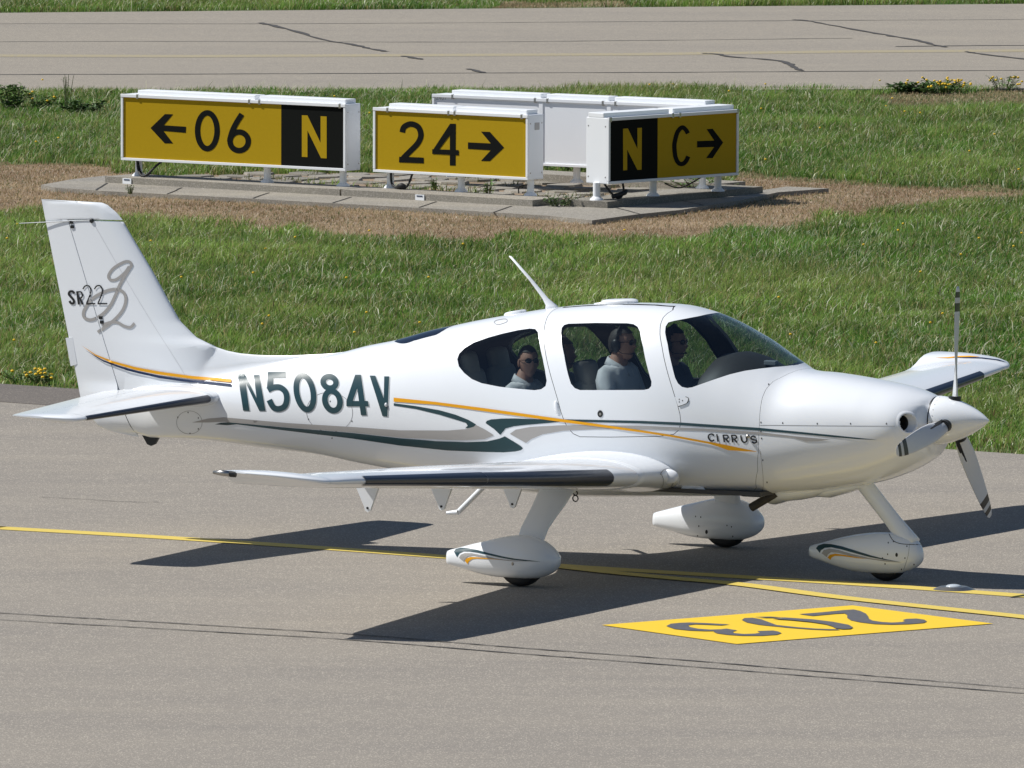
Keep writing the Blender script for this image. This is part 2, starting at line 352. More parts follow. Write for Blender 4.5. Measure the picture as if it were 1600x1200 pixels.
# ------------------------------------------------------------------ the aeroplane (x forward, y left, z up, origin under the main wheels)
plane = empty('light_aircraft', (0, 0, 0), -PSI)
tag(plane, 'white single propeller light aircraft with green and orange stripes taxiing on the asphalt', 'airplane')
def interp(tab, x): return float(np.interp(x, [t[0] for t in tab], [t[1] for t in tab]))
def smoothtab(tab, n=8):
    q = catmull(tab, n); return [(float(a[0]), float(a[1])) for a in q]
crown_px = [(532, 551), (575, 540), (625, 530), (675, 516), (712, 508), (755, 499), (830, 486), (880, 479), (930, 475), (980, 473.2), (1030, 474), (1062, 476), (1085, 480.5), (1114, 489.5), (1140, 501), (1163, 513.5), (1187, 528), (1210, 545), (1233, 562), (1252, 575), (1272, 580), (1300, 582.5), (1345, 589.5), (1392, 598.5), (1424, 606), (1453, 617.5)]
crown = [(-4.25, 1.165), (-3.7, 1.235), (-3.17, 1.325), (-2.78, 1.42)]+[(onY(*q).x, onY(*q).z) for q in crown_px]
crown = smoothtab(crown+[(crown[-1][0]+.06, crown[-1][1]-.035)])
belly_px = [(224, 684), (255, 685.5), (320, 689), (420, 702), (495, 711), (570, 726)]
belly = [(-4.25, .845)]+[(onY(*q, -.08).x, onY(*q, -.08).z) for q in belly_px]+[(-1.5, .60), (-1.0, .545)]+[(onY(*q, -.2).x, onY(*q, -.2).z) for q in [(880, 776.5), (1000, 777.5), (1175, 775.5), (1250, 771), (1331, 761), (1354, 757), (1377, 750.5), (1408, 738), (1440, 719), (1456, 703)]]
belly = smoothtab(belly)
WT = smoothtab([(-4.25, .075), (-3.9, .115), (-3.5, .165), (-3.0, .235), (-2.4, .33), (-1.8, .435), (-1.2, .535), (-.6, .605), (0, .635), (.5, .635), (1.0, .61), (1.5, .575), (1.9, .535), (2.2, .49), (2.36, .455), (2.45, .41), (2.51, .345), (2.545, .275), (2.57, .20)])
ZF = [(-4.25, .5), (-2.5, .48), (-1, .44), (0, .42), (1, .44), (1.8, .5), (2.4, .52), (2.6, .52)]
NU = [(-4.25, 2.0), (-2, 2.05), (-.8, 2.25), (.6, 2.35), (1.3, 2.25), (2.1, 2.3), (2.56, 2.0)]
NL = [(-4.25, 2.2), (-2, 2.4), (0, 2.8), (1.2, 2.7), (2.0, 2.3), (2.56, 2.0)]
XF = min(crown[-1][0], 2.565)
def sect(x, inset=0.):
    zt, zb, w = interp(crown, x)-inset, interp(belly, x)+inset, interp(WT, x)-inset
    zm = zb+(zt-zb)*interp(ZF, x); return zt, zb, w, zm, interp(NU, x), interp(NL, x)
def fring(x, nt, inset=0.):
    zt, zb, w, zm, nu, nl = sect(x, inset); out = []
    for k in range(nt):
        th = 2*math.pi*k/nt; c, s = math.cos(th), math.sin(th); n = nu if s >= 0 else nl
        y = w*math.copysign(abs(c)**(2/n), c); z = zm+((zt-zm) if s >= 0 else (zm-zb))*math.copysign(abs(s)**(2/n), s); out.append((x, y, z))
    return out
def fG(p):
    zt, zb, w, zm, nu, nl = sect(p[0]); h = (zt-zm) if p[2] >= zm else (zm-zb); n = nu if p[2] >= zm else nl
    return (abs(p[1])/w)**n+(abs(p[2]-zm)/h)**n
def fnormal(p):
    g = []; hs = (.03, .004, .004)
    for i in range(3):
        a = [p[0], p[1], p[2]]; b = list(a); a[i] -= hs[i]; b[i] += hs[i]; g.append((fG(b)-fG(a))/(2*hs[i]))
    v = Vector(g); return v.normalized() if v.length > 1e-6 else Vector((0, 0, 1))
def hullmesh(xs, nt, inset=0., cap0=True, cap1=True):
    vs, fs = ringloft([fring(x, nt, inset) for x in xs], True, False); n = nt
    bm = bmesh.new(); bv = [bm.verts.new(v) for v in vs]
    for f in fs: bm.faces.new([bv[i] for i in f])
    if cap0: bm.faces.new([bv[j] for j in range(nt)])
    if cap1: bm.faces.new([bv[(len(xs)-1)*nt+j] for j in range(nt)])
    bmesh.ops.recalc_face_normals(bm, faces=bm.faces); return bm
XC = 1.155                                           # firewall seam
xs_body = list(np.linspace(-4.245, -1.9, 34))+list(np.linspace(-1.85, XC-.003, 76))
xs_cowl = list(np.linspace(XC+.02, 2.2, 44))+list(np.linspace(2.22, 2.44, 12))+list(np.linspace(2.45, XF, 24))
bmh = hullmesh(xs_body+xs_cowl, 112, 0., True, True)
def bvh_of(*bms):
    V = []; Fc = []
    for bm in bms:
        bm.verts.ensure_lookup_table(); bm.verts.index_update(); o = len(V)
        V += [v.co.copy() for v in bm.verts]; Fc += [[v.index+o for v in f.verts] for f in bm.faces]
    return BVHTree.FromPolygons(V, Fc)
HULL = bvh_of(bmh)
def hit(px, py, bvh=None):
    r = (bvh or HULL).ray_cast(CAMB, rayb(px, py)); return r[0], r[1]
def cutpoly(bm, poly, axes, tagname, filt, val):
    """split faces along a 2-D polygon (in the two given axes), mark the faces inside"""
    lay = bm.faces.layers.int.get('pid') or bm.faces.layers.int.new('pid')
    i, j = axes; n = len(poly)
    for k in range(n):
        (a0, a1), (b0, b1) = poly[k], poly[(k+1) % n]
        lo0, hi0, lo1, hi1 = min(a0, b0)-.012, max(a0, b0)+.012, min(a1, b1)-.012, max(a1, b1)+.012
        fs = []
        for f in bm.faces:
            if not filt(f): continue
            u = [v.co[i] for v in f.verts]; w = [v.co[j] for v in f.verts]
            if max(u) >= lo0 and min(u) <= hi0 and max(w) >= lo1 and min(w) <= hi1: fs.append(f)
        if not fs: continue
        es = {e_ for f in fs for e_ in f.edges}; vs = {v for f in fs for v in f.verts}
        co = [0, 0, 0]; co[i] = a0; co[j] = a1; no = [0, 0, 0]; no[i] = (b1-a1); no[j] = -(b0-a0)
        if abs(no[i])+abs(no[j]) < 1e-9: continue
        bmesh.ops.bisect_plane(bm, geom=list(vs)+list(es)+fs, plane_co=co, plane_no=no, dist=2e-5)
    for f in bm.faces:
        if not filt(f): continue
        c = f.calc_center_median(); x, y = c[i], c[j]; ins = False
        for k in range(n):
            (x1, y1), (x2, y2) = poly[k], poly[(k+1) % n]
            if (y1 > y) != (y2 > y) and x < (x2-x1)*(y-y1)/(y2-y1)+x1: ins = not ins
        if ins: f[lay] = val
def grow(poly, d):
    P = [np.array(p) for p in poly]; n = len(P); A = sum(P[k][0]*P[(k+1) % n][1]-P[(k+1) % n][0]*P[k][1] for k in range(n)); s = 1 if A > 0 else -1; out = []
    for k in range(n):
        d1 = P[k]-P[k-1]; d2 = P[(k+1) % n]-P[k]; d1 = d1/np.linalg.norm(d1); d2 = d2/np.linalg.norm(d2)
        n1 = np.array([d1[1], -d1[0]])*s; n2 = np.array([d2[1], -d2[0]])*s; m = n1+n2; m = m/np.linalg.norm(m); out.append(tuple(P[k]+m*d/max(.5, m@n1)))
    return out
def split_out(bm, vals):
    lay = bm.faces.layers.int.get('pid'); b2 = bm.copy(); l2 = b2.faces.layers.int.get('pid')
    bmesh.ops.delete(b2, geom=[f for f in b2.faces if f[l2] not in vals], context='FACES'); return b2
def hullobj(name, bm, mat, parent, exact=True, thick=0.):
    me = bpy.data.meshes.new(name); bm.to_mesh(me)
    bm.free(); me.shade_smooth()
    if exact:
        ns = []
        caps = set()
        for p in me.polygons:
            if len(p.vertices) > 60: p.use_smooth = False
        for v in me.vertices: ns.append(fnormal(v.co))
        me.normals_split_custom_set_from_vertices(ns)
    return link(name, me, mat, parent)
def px2xz(pts):
    out = []
    for q in pts:
        h, n = hit(*q)
        if h is None: h = onY(*q, 0)
        out.append((h.x, h.z))
    return out
rear_px = zc([(138, 725), (150, 690), (185, 655), (240, 622), (330, 590), (420, 565), (520, 543), (590, 533), (625, 536), (642, 555), (650, 600), (658, 660), (672, 720), (686, 790), (697, 860), (690, 893), (662, 913), (620, 919), (500, 908), (400, 897), (290, 875), (230, 850), (180, 810), (148, 770)], 4, 680, 380)
door_px = zc([(786, 560), (791, 528), (806, 511), (832, 503), (1000, 498), (1200, 500), (1240, 506), (1265, 522), (1280, 552), (1300, 650), (1330, 790), (1352, 865), (1350, 893), (1335, 910), (1305, 917), (1100, 918), (905, 918), (872, 906), (848, 878), (830, 820), (806, 700), (790, 620)], 4, 680, 380)
ws_px = zc([(168, 340), (172, 300), (190, 273), (230, 262), (300, 249), (400, 230), (490, 212)], 4.287, 1000, 440)
ws2_px = zc([(1035, 560), (1000, 563), (900, 572), (800, 583), (700, 598), (600, 622), (500, 655), (400, 690), (350, 708), (315, 713), (280, 705), (255, 683), (235, 645), (212, 555), (185, 420)], 4.287, 1000, 440)
rear = px2xz(rear_px); doorw = px2xz(door_px); w1 = px2xz(ws_px); w2 = px2xz(ws2_px)
ws = w1+[(w1[-1][0]+.03, w1[-1][1]+.35), (w2[0][0]+.1, w2[0][1]+.35)]+w2
dpx = zc([(740, 418), (705, 455), (684, 520), (680, 600), (690, 690), (712, 790), (740, 890), (765, 975), (785, 1050), (805, 1110), (830, 1155), (862, 1190), (905, 1210), (1100, 1212), (1400, 1207), (1490, 1195), (1525, 1165), (1535, 1120), (1530, 1070), (1515, 1010), (1480, 900), (1440, 760), (1418, 650), (1405, 570), (1408, 510), (1425, 465), (1450, 440)], 4, 680, 380)
doorp = px2xz(dpx); _x0, _x1 = doorp[0][0], doorp[-1][0]
doorp = doorp+[(_x1+.012, doorp[-1][1]+.022)]+[(x, interp(crown, x)-.005) for x in np.linspace(_x1-.02, _x0+.05, 7)]+[(_x0+.012, doorp[0][1]+.03)]
# top of the door runs on over the shoulder
right = lambda f: f.calc_center_median().y < 0
left = lambda f: f.calc_center_median().y > 0
anyf = lambda f: True
seam_px = [(1183, 779), (1182, 762), (1184, 735), (1185.5, 700), (1186.5, 664), (1188, 640), (1191, 622), (1197, 608), (1208, 596), (1222, 589)]
sm = px2xz(seam_px); sm = [(sm[0][0], .3)]+sm+[(sm[-1][0]+.05, sm[-1][1]+.06), (sm[-1][0]+.12, 1.9)]
cutpoly(bmh, [(x-.0013, z) for x, z in sm]+[(2.9, 1.9), (2.9, .3)], (0, 2), 'c', anyf, 41)
cutpoly(bmh, [(x+.0013, z) for x, z in sm]+[(2.9, 1.9), (2.9, .3)], (0, 2), 'c', anyf, 40)
hA, hB, hC = onY(110, 347), onY(192, 616), onY(217, 682); dz_ = (hB.x-hA.x)/(hB.z-hA.z)
cutpoly(bmh, [(hC.x+.02, hC.z-.12), (hC.x+.003, hC.z), (hB.x+.003, hB.z), (hA.x, hA.z), (-6, hA.z), (-6, hC.z-.12)], (0, 2), 't', anyf, 99)
cutpoly(bmh, ws, (0, 2), 'ws', anyf, 1)
for k, filt in enumerate((right, left)):
    cutpoly(bmh, grow(doorp, .0022), (0, 2), 'd', filt, 20+k); cutpoly(bmh, grow(doorp, -.0022), (0, 2), 'd', filt, 10+k)
    cutpoly(bmh, doorw, (0, 2), 'dw', filt, 2+k); cutpoly(bmh, rear, (0, 2), 'rw', filt, 4+k)
fus = hullobj('fuselage', split_out(bmh, {0}), PAINT, plane)
pane_ws = hullobj('windscreen', split_out(bmh, {1}), WGLASS, plane)
for k in (0, 1):
    dr = hullobj('cabin_door', split_out(bmh, {10+k}), PAINT, plane); pw = hullobj('door_window', split_out(bmh, {2+k}), GLASS, dr)
    hullobj('rear_window', split_out(bmh, {4+k}), GLASS, plane)
# cowling with two air inlets
INL = Vector((2.45, -.285, 1.195))
h, n_ = hit(1414, 661); INL = h
def circ(y, z, ry, rz, n=28): return [(y+ry*math.cos(2*math.pi*k/n), z+rz*math.sin(2*math.pi*k/n)) for k in range(n)]
lay_ = bmh.faces.layers.int.get('pid'); INL, _n = hit(1420, 661); INN = Vector(fnormal(INL))*.75+Vector((.6, -.25, 0)); INN.normalize()
def inframe(s): return Vector((INL.x, INL.y*s, INL.z)), Vector((INN.x, INN.y*s, INN.z)).normalized()
for s in (1, -1):
    c0, nx = inframe(s)
    for f in bmh.faces:
        q = f.calc_center_median()-c0
        if f[lay_] == 40 and (q-nx*q.dot(nx)).length < .069 and abs(q.dot(nx)) < .12: f[lay_] = 77
cowl = hullobj('engine_cowling', split_out(bmh, {40}), PAINT, plane)
for s in (1, -1):
    c0, nx = inframe(s); tv = Vector((0, 0, 1)).cross(nx).normalized(); uv = nx.cross(tv); c0 = c0+nx*0
    def tring(d_, r, k_=44): return [c0+nx*d_+tv*(r*math.cos(2*math.pi*i_/k_))+uv*(r*math.sin(2*math.pi*i_/k_)) for i_ in range(k_)]
    def sring(r, off, k_=44):
        out = []
        for i_ in range(k_):
            p_ = c0+tv*(r*math.cos(2*math.pi*i_/k_))+uv*(r*math.sin(2*math.pi*i_/k_)); hh = HULL.ray_cast(p_+nx*.25, -nx)[0]; out.append((hh if hh else p_)+nx*off)
        return out
    ax_ = Vector((-1, .12*s, 0)); r0 = sring(.066, -.012)
    def back(d_, q): 
        cc = sum(r0, Vector())/len(r0); return [cc+(p_-cc)*q+ax_*d_ for p_ in r0]
    vs, fs = ringloft([back(.055, .90), back(.02, .97), r0, sring(.068, -.002), sring(.0705, .002), sring(.075, .0035), sring(.081, .0028), sring(.089, .001), sring(.098, -.002)], True, False); pyd('inlet_lip', vs, fs, PAINT, cowl, True, True)
    rr = [back(.054, .90), back(.10, .86), back(.22, .8)]; vs, fs = ringloft(rr, True, False); fs.append(tuple(2*44+j for j in range(44))); pyd('inlet_duct', vs, fs, BLACK, cowl, True, False)
# inner cabin lining, with the same openings
xs_in = list(np.linspace(-1.75, 1.46, 80)); bmi = hullmesh(xs_in, 80, .028, True, True)
cutpoly(bmi, grow(ws, .012), (0, 2), 'ws', anyf, 1)
for filt in (right, left):
    cutpoly(bmi, grow(doorw, .008), (0, 2), 'w', filt, 1); cutpoly(bmi, grow(rear, .008), (0, 2), 'w', filt, 1)
lin = split_out(bmi, {0}); bmi.free()
lining = frombm('cabin_lining', lin, TRIM, plane, True)
# window reveals (dark rubber edge between skin and lining)
def reveal(poly, name, side=None):
    vs = []; fs = []; n = len(poly)
    for k, (x, z) in enumerate(poly):
        for s in ((-1, 1) if side is None else (side,)):
            pass
    for s in ((-1, 1) if side is None else (side,)):
        o = len(vs)
        for (x, z) in poly:
            zt, zb, w, zm, nu, nl = sect(x)
            t = (abs(z-zm)/((zt-zm) if z > zm else (zm-zb))); y = w*(max(0, 1-t**nu))**(1/nu) if t < 1 else 0.
            nn = fnormal((x, s*max(y, .002), min(z, zt))); p = Vector((x, s*y, z)); vs += [p-nn*.002, p-nn*.034]
        for k in range(n):
            k2 = (k+1) % n; fs.append((o+2*k, o+2*k2, o+2*k2+1, o+2*k+1))
    return pyd(name, vs, fs, DARK, plane, True)
for s in (-1, 1):
    reveal(doorw, 'window_seal', s); reveal(rear, 'window_seal', s)

# --- surfaces
def naca(u, t): return 5*t*(.2969*math.sqrt(max(u, 0))-.126*u-.3516*u*u+.2843*u**3-.1036*u**4)
def foil(u0, u1, n=22):
    """list of (u, side) going upper u1->u0 then lower u0->u1"""
    us = [u0+(u1-u0)*(1-math.cos(math.pi*k/n))/2 for k in range(n+1)] if u0 == 0 else [u0+(u1-u0)*k/n for k in range(n+1)]
    return [(u, 1) for u in us[::-1]]+[(u, -1) for u in us[(1 if u0 == 0 else 0):]]
def wsec(S, u0, u1, grow_=0., n=22, camber=.022):
    y, xl, xt, zl, zt, th = S; c = xl-xt; out = []
    for u, s in foil(u0, u1, n):
        zz = zl+(zt-zl)*u+c*camber*4*u*(1-u)*.8; h = naca(u, th)*c+.0012
        x = xl-u*c
        if grow_: x += grow_*max(0, 1-u/.06); h += grow_
        out.append((x, y, zz+s*h))
    return out
# y, x leading, x trailing, z leading, z trailing, thickness
WS = [(.45, .70, -.80, .735, .70, .155), (.7, .695, -.78, .755, .715, .155), (1.5, .668, -.712, .808, .765, .152), (3.15, .604, -.555, .928, .885, .145), (3.35, .598, -.535, .945, .90, .145), (5.03, .53, -.36, 1.066, 1.012, .125), (5.07, .528, -.352, 1.069, 1.016, .125),
      (5.25, .522, -.335, 1.081, 1.030, .120), (5.42, .51, -.32, 1.090, 1.045, .112), (5.50, .495, -.31, 1.095, 1.062, .105), (5.57, .505, -.30, 1.10, 1.095, .098), (5.63, .485, -.292, 1.108, 1.130, .088), (5.69, .445, -.287, 1.120, 1.152, .074), (5.74, .38, -.284, 1.132, 1.160, .062), (5.80, .20, -.278, 1.150, 1.166, .046), (5.835, .0, -.272, 1.160, 1.168, .035)]
WS = [(s[0], s[1], s[2], s[3], s[4], s[5]) for s in WS]
def wat(y):
    return (y,)+tuple(float(np.interp(y, [s[0] for s in WS], [s[k] for s in WS])) for k in range(1, 6))
def mir(v, s): return (v[0], -v[1]*s, v[2])
def wingpart(name, ys, u0, u1, mat, parent, s, n=22, grow_=0., close=True):
    rings = [[mir(p, s) for p in wsec(wat(y), u0, u1, grow_, n)] for y in ys]
    vs, fs = ringloft(rings, close, close); 
    if not close: pass
    o = pyd(name, vs, fs, mat, parent, True, close); o.data.set_sharp_from_angle(angle=math.radians(50)); return o
for s in (1, -1):
    wg = wingpart('wing', [.45, .7, 1.1, 1.5, 2.2, 2.9, 3.35, 4, 4.6, 5.05], 0, .745, PAINT, plane, s)
    wingpart('wing_tip', [5.052, 5.12, 5.25, 5.34, 5.42, 5.46, 5.50, 5.535, 5.57, 5.60, 5.63, 5.66, 5.69, 5.715, 5.74, 5.77, 5.80, 5.82, 5.835], 0, 1., PAINT, wg, s)
    wingpart('flap', [.72, 1.5, 2.3, 3.15], .752, 1., PAINT, wg, s, 10); wingpart('aileron', [3.165, 4, 5.045], .752, 1., PAINT, wg, s, 10)
    wingpart('deice_panel', [1.5, 2.2, 2.8, 3.34], 0, .042, DEICE, wg, s, 10, .0025, False); wingpart('deice_panel', [3.355, 4, 4.6, 5.068], 0, .042, DEICE, wg, s, 10, .005, False)
    # root fairing, swelling into the fuselage side
    rings = []
    for k in range(9):
        q = k/8; y = .34+.78*q; S = wat(max(y, .5)); fl = (1-q)**2.2; ring = []
        for u, sd_ in foil(0, 1., 26):
            yy, xl, xt, zl, zt, th = S; xl2 = xl+.012*fl+.004; xt2 = xt-.28*fl; c = xl2-xt2
            zz = zl+(zt-zl)*u+c*.0176*4*u*(1-u); hh = naca(u, th)*c*(1.01+.62*fl*(1 if sd_ > 0 else .25)*math.sin(math.pi*min(1, u*.9+.1))**.8)+.003
            ring.append(mir((xl2-u*c, y, zz+sd_*hh), s))
        rings.append(ring)
    vs, fs = ringloft(rings); pyd('wing_root_fairing', vs, fs, PAINT, wg, True, True)
    bm = bmesh.new(); bmball(bm, mir((.69, .66, .755), s), (.085, .03, .055), 18, 10); frombm('leading_edge_cuff', bm, PAINT, wg, True)
    # flap hinge fins below the wing
    for yf in (3.16, 2.02, .90):
        S = wat(yf); zt = S[4]-.005; bm = bmesh.new(); P = [(-.625, zt+.02), (-.37, zt+.03), (-.462, zt-.195), (-.472, zt-.225), (-.492, zt-.236), (-.512, zt-.225), (-.522, zt-.195)]
        P = [(x+.02-(yf-2)*.0, z) for x, z in P]
        fv = [bm.verts.new(mir((x, yf-.011, z), s)) for x, z in P]; bv = [bm.verts.new(mir((x, yf+.011, z), s)) for x, z in P]; nP = len(P)
        bm.faces.new(fv); bm.faces.new(bv[::-1])
        for k in range(nP): bm.faces.new((fv[k], bv[k], bv[(k+1) % nP], fv[(k+1) % nP]))
        cleanup(bm); fin_ = frombm('flap_hinge_fairing', bm, PAINT, wg)
        bm = bmesh.new(); bmesh.ops.create_cone(bm, cap_ends=True, segments=10, radius1=.009, radius2=.009, depth=.03, matrix=Matrix.Translation(mir((-.473, yf, zt-.205), s))@Matrix.Rotation(math.pi/2, 4, 'X')); frombm('hinge_bolt', bm, DARK, fin_)
    # tip light
    bm = bmesh.new(); bmtube(bm, [mir((-.27, 5.84, 1.158), s), mir((-.20, 5.845, 1.157), s), mir((-.14, 5.83, 1.152), s)], [.012, .021, .021], 12); lt = frombm('navigation_light', bm, STEEL, wg, True)
    bm = bmesh.new(); bmtube(bm, [mir((-.142, 5.831, 1.152), s), mir((-.10, 5.825, 1.150), s)], [.023, .022], 12); frombm('light_cap', bm, BLACK, lt)
    # tie-down ring
    bm = bmesh.new(); yy = 1.22
    for zc_, r in ((.655, .016), (.617, .022)):
        bmtube(bm, [mir((.21+r*math.cos(a_), yy, zc_+r*math.sin(a_)), s) for a_ in np.linspace(0, 2*math.pi, 15)], .005, 6)
    frombm('tie_down_ring', bm, DARK, wg)
    # main leg
    legs = []
    for q, (y, x0, x1, z) in enumerate([(1.02, -.20, .36, .78), (1.12, -.13, .30, .74), (1.20, -.085, .24, .70), (1.28, -.068, .215, .655), (1.36, -.065, .20, .58), (1.46, -.063, .178, .50), (1.56, -.062, .165, .42), (1.62, -.06, .155, .33), (1.64, -.05, .14, .27)]):
        xm, rx = (x0+x1)/2, (x1-x0)/2; th = .030 if q > 2 else .045-.005*q; ring = []
        for k in range(24):
            a_ = 2*math.pi*k/24; ca, sa = math.cos(a_), math.sin(a_); ring.append(mir((xm+rx*ca-.0*z, y+th*sa*.8*(1 if q > 2 else 1.5)*(.55+.45*ca), z+th*sa*.55), s))
        legs.append(ring)
    vs, fs = ringloft(legs); lg = pyd('main_gear_leg', vs, fs, PAINT, plane, True, True)
    # wheel and pant
    wy = 1.67
    def pant(name, prof, y0, parent):
        """prof: x, z top, z bottom, half width"""
        pr = []
        xs = np.linspace(prof[0][0], prof[-1][0], 46)
        for x in xs:
            zt, zb, w = (float(np.interp(x, [p_[0] for p_ in prof], [p_[k] for p_ in prof])) for k in (1, 2, 3)); ring = []
            for k in range(36):
                a_ = 2*math.pi*k/36; ca, sa = math.cos(a_), math.sin(a_); n = 2.15 if sa >= 0 else 2.6
                zmid = zb+(zt-zb)*.48
                ring.append((x, y0+w*math.copysign(abs(ca)**(2/n), ca), zmid+((zt-zmid) if sa >= 0 else (zmid-zb))*math.copysign(abs(sa)**(2/n), sa)))
            pr.append(ring)
        vs, fs = ringloft(pr); return pyd(name, vs, fs, PAINT, parent, True, True)
    if s == 1:
        raw = [(-.607, .232, .135, .030), (-.58, .242, .128, .045), (-.5, .264, .112, .068), (-.4, .292, .092, .092), (-.3, .317, .072, .112), (-.2, .342, .062, .126), (-.1, .364, .058, .135), (0, .376, .057, .139), (.08, .372, .058, .138), (.16, .350, .070, .130), (.22, .318, .092, .114), (.265, .284, .12, .092), (.295, .25, .152, .062), (.312, .222, .185, .022)]
        PANT = smoothtab([(p_[0], p_[1]) for p_ in raw], 5), smoothtab([(p_[0], p_[2]) for p_ in raw], 5), smoothtab([(p_[0], p_[3]) for p_ in raw], 5)
        PANT = [(a_[0], a_[1], b__[1], c_[1]) for a_, b__, c_ in zip(*PANT)]
    pt = pant('wheel_pant', PANT, -wy*s, plane)
    def wheel(x, y, r, w, parent):
        wh = empty('wheel', (x, y, r)); wh.parent = parent; rings = []
        for k in range(40):
            a_ = 2*math.pi*k/40; ring = []
            for yy, rr in ((-w*.5, r*.62), (-w*.52, r*.8), (-w*.42, r*.93), (-w*.2, r*.995), (0, r), (w*.2, r*.995), (w*.42, r*.93), (w*.52, r*.8), (w*.5, r*.62)): ring.append((rr*math.cos(a_), yy, rr*math.sin(a_)))
            rings.append(ring)
        vs, fs = ringloft(rings+[rings[0]], False, False); pyd('tyre', vs, fs, DARK, wh, True, True)
        bm = bmesh.new(); bmesh.ops.create_cone(bm, cap_ends=True, segments=30, radius1=r*.64, radius2=r*.64, depth=w*.8, matrix=Matrix.Rotation(math.pi/2, 4, 'X')); frombm('rim', bm, STEEL, wh)
        return wh
    wheel(0., -wy*s, .185, .125, plane)
# entry steps behind the wing root
for s in (1, -1):
    bm = bmesh.new(); a_ = onX(750, 766, -.80); b2_ = onX(727, 801, -.80); a_ = Vector((-.80, -abs(a_.y)*s, a_.z)); b2_ = Vector((-.86, -abs(b2_.y)*s, b2_.z))
    dv = (b2_-a_); bmtube(bm, [a_-dv*.3, a_, b2_], .021, 10); bmtube(bm, [b2_, b2_+Vector((-.03, 0, -.004)), b2_+Vector((-.09, -.01*s, -.01))], [.021, .02, .014], 10); frombm('entry_step', bm, PAINT, plane, True, math.radians(40))
# nose gear
rawn = [(1.532, .226, .148, .030), (1.56, .236, .140, .045), (1.65, .262, .116, .070), (1.75, .292, .088, .092), (1.85, .317, .066, .108), (1.95, .336, .054, .118), (2.05, .350, .050, .124), (2.15, .356, .050, .126), (2.25, .354, .056, .122), (2.32, .346, .075, .110), (2.38, .322, .10, .092), (2.42, .282, .13, .066), (2.448, .225, .165, .022)]
PN = [(a_[0], a_[1], b__[1], c_[1]) for a_, b__, c_ in zip(*(smoothtab([(p_[0], p_[k]) for p_ in rawn], 5) for k in (1, 2, 3)))]
npant = pant('nose_wheel_pant', PN, 0., plane); wheel(2.155, 0, .168, .12, plane)
st0, st1 = Vector((1.90, 0, .78)), Vector((2.36, 0, .27)); rings = []
for q in np.linspace(0, 1, 10):
    c_ = st0.lerp(st1, q); ax = (st1-st0).normalized(); sd_ = Vector((ax.z, 0, -ax.x)); w_ = .062+.012*max(0, q-.65)*3; ty = .042+.03*max(0, q-.6)*2
    rings.append([c_+sd_*w_*math.cos(2*math.pi*k/22)+Vector((0, ty*math.sin(2*math.pi*k/22), 0)) for k in range(22)])
vs, fs = ringloft(rings); pyd('nose_gear_leg', vs, fs, PAINT, plane, True, True)

# --- tail
fin_le = [(192, 345), (212, 379), (240, 426), (265, 472), (282, 502), (307, 527), (337, 542), (375, 552), (400, 554.5), (450, 555.5), (500, 554)]
FLE = [(onY(*q).z, onY(*q).x) for q in fin_le]
Ztop = onY(192, 345).z; hz = onY(110, 347); hz2 = onY(192, 616); hz3 = onY(217, 682)
def hinge(z): return float(np.interp(z, [hz3.z, hz2.z, hz.z, 3], [hz3.x, hz2.x, hz.x, hz.x+(hz.x-hz2.x)/(hz.z-hz2.z)*(3-hz.z)]))
te0, te1 = onY(65, 312), onY(130, 640)
def trail(z): return te0.x+(te1.x-te0.x)*(te0.z-z)/(te0.z-te1.z)
le_a, le_b = onY(192, 345), onY(265, 472)
def lemain(z): return le_a.x+(le_b.x-le_a.x)*(le_a.z-z)/(le_a.z-le_b.z)
def lereal(z):
    t = sorted(FLE); return float(np.interp(z, [q[0] for q in t], [q[1] for q in t])) if z > t[0][0] else t[0][1]
ZR = min(q[0] for q in FLE)
LEB = onY(337, 542)
def lereal2(z): return lereal(z) if z > LEB.z else LEB.x-(LEB.z-z)*.12
def finhalf(x, z):
    le = lereal2(z); c = le-trail(z); u = (le-x)/c
    return naca(min(max(u, 0), 1), .115 if z > 1.7 else .115-.02*min(1, (1.7-z)/.5))*c+.0015
rows = [.9, 1.0, 1.1, 1.2, 1.3, 1.4, 1.46]+list(np.linspace(LEB.z+.001, Ztop-.008, 44))
rings = []
for z in rows:
    x0, x1 = hinge(z)+.0035, lereal2(z); m = 34; xs_ = [x0+(x1-x0)*(.55*i_/m+.45*math.sin(math.pi/2*i_/m)) for i_ in range(m+1)]
    up_ = [(x, -finhalf(x, z), z) for x in xs_]; rings.append(up_+[(x, -y, z) for x, y, z in up_[::-1]][1:])
vs, fs = ringloft(rings); fin = pyd('tail_fin', vs, fs, PAINT, plane, True, True); fin.data.set_sharp_from_angle(angle=math.radians(70))
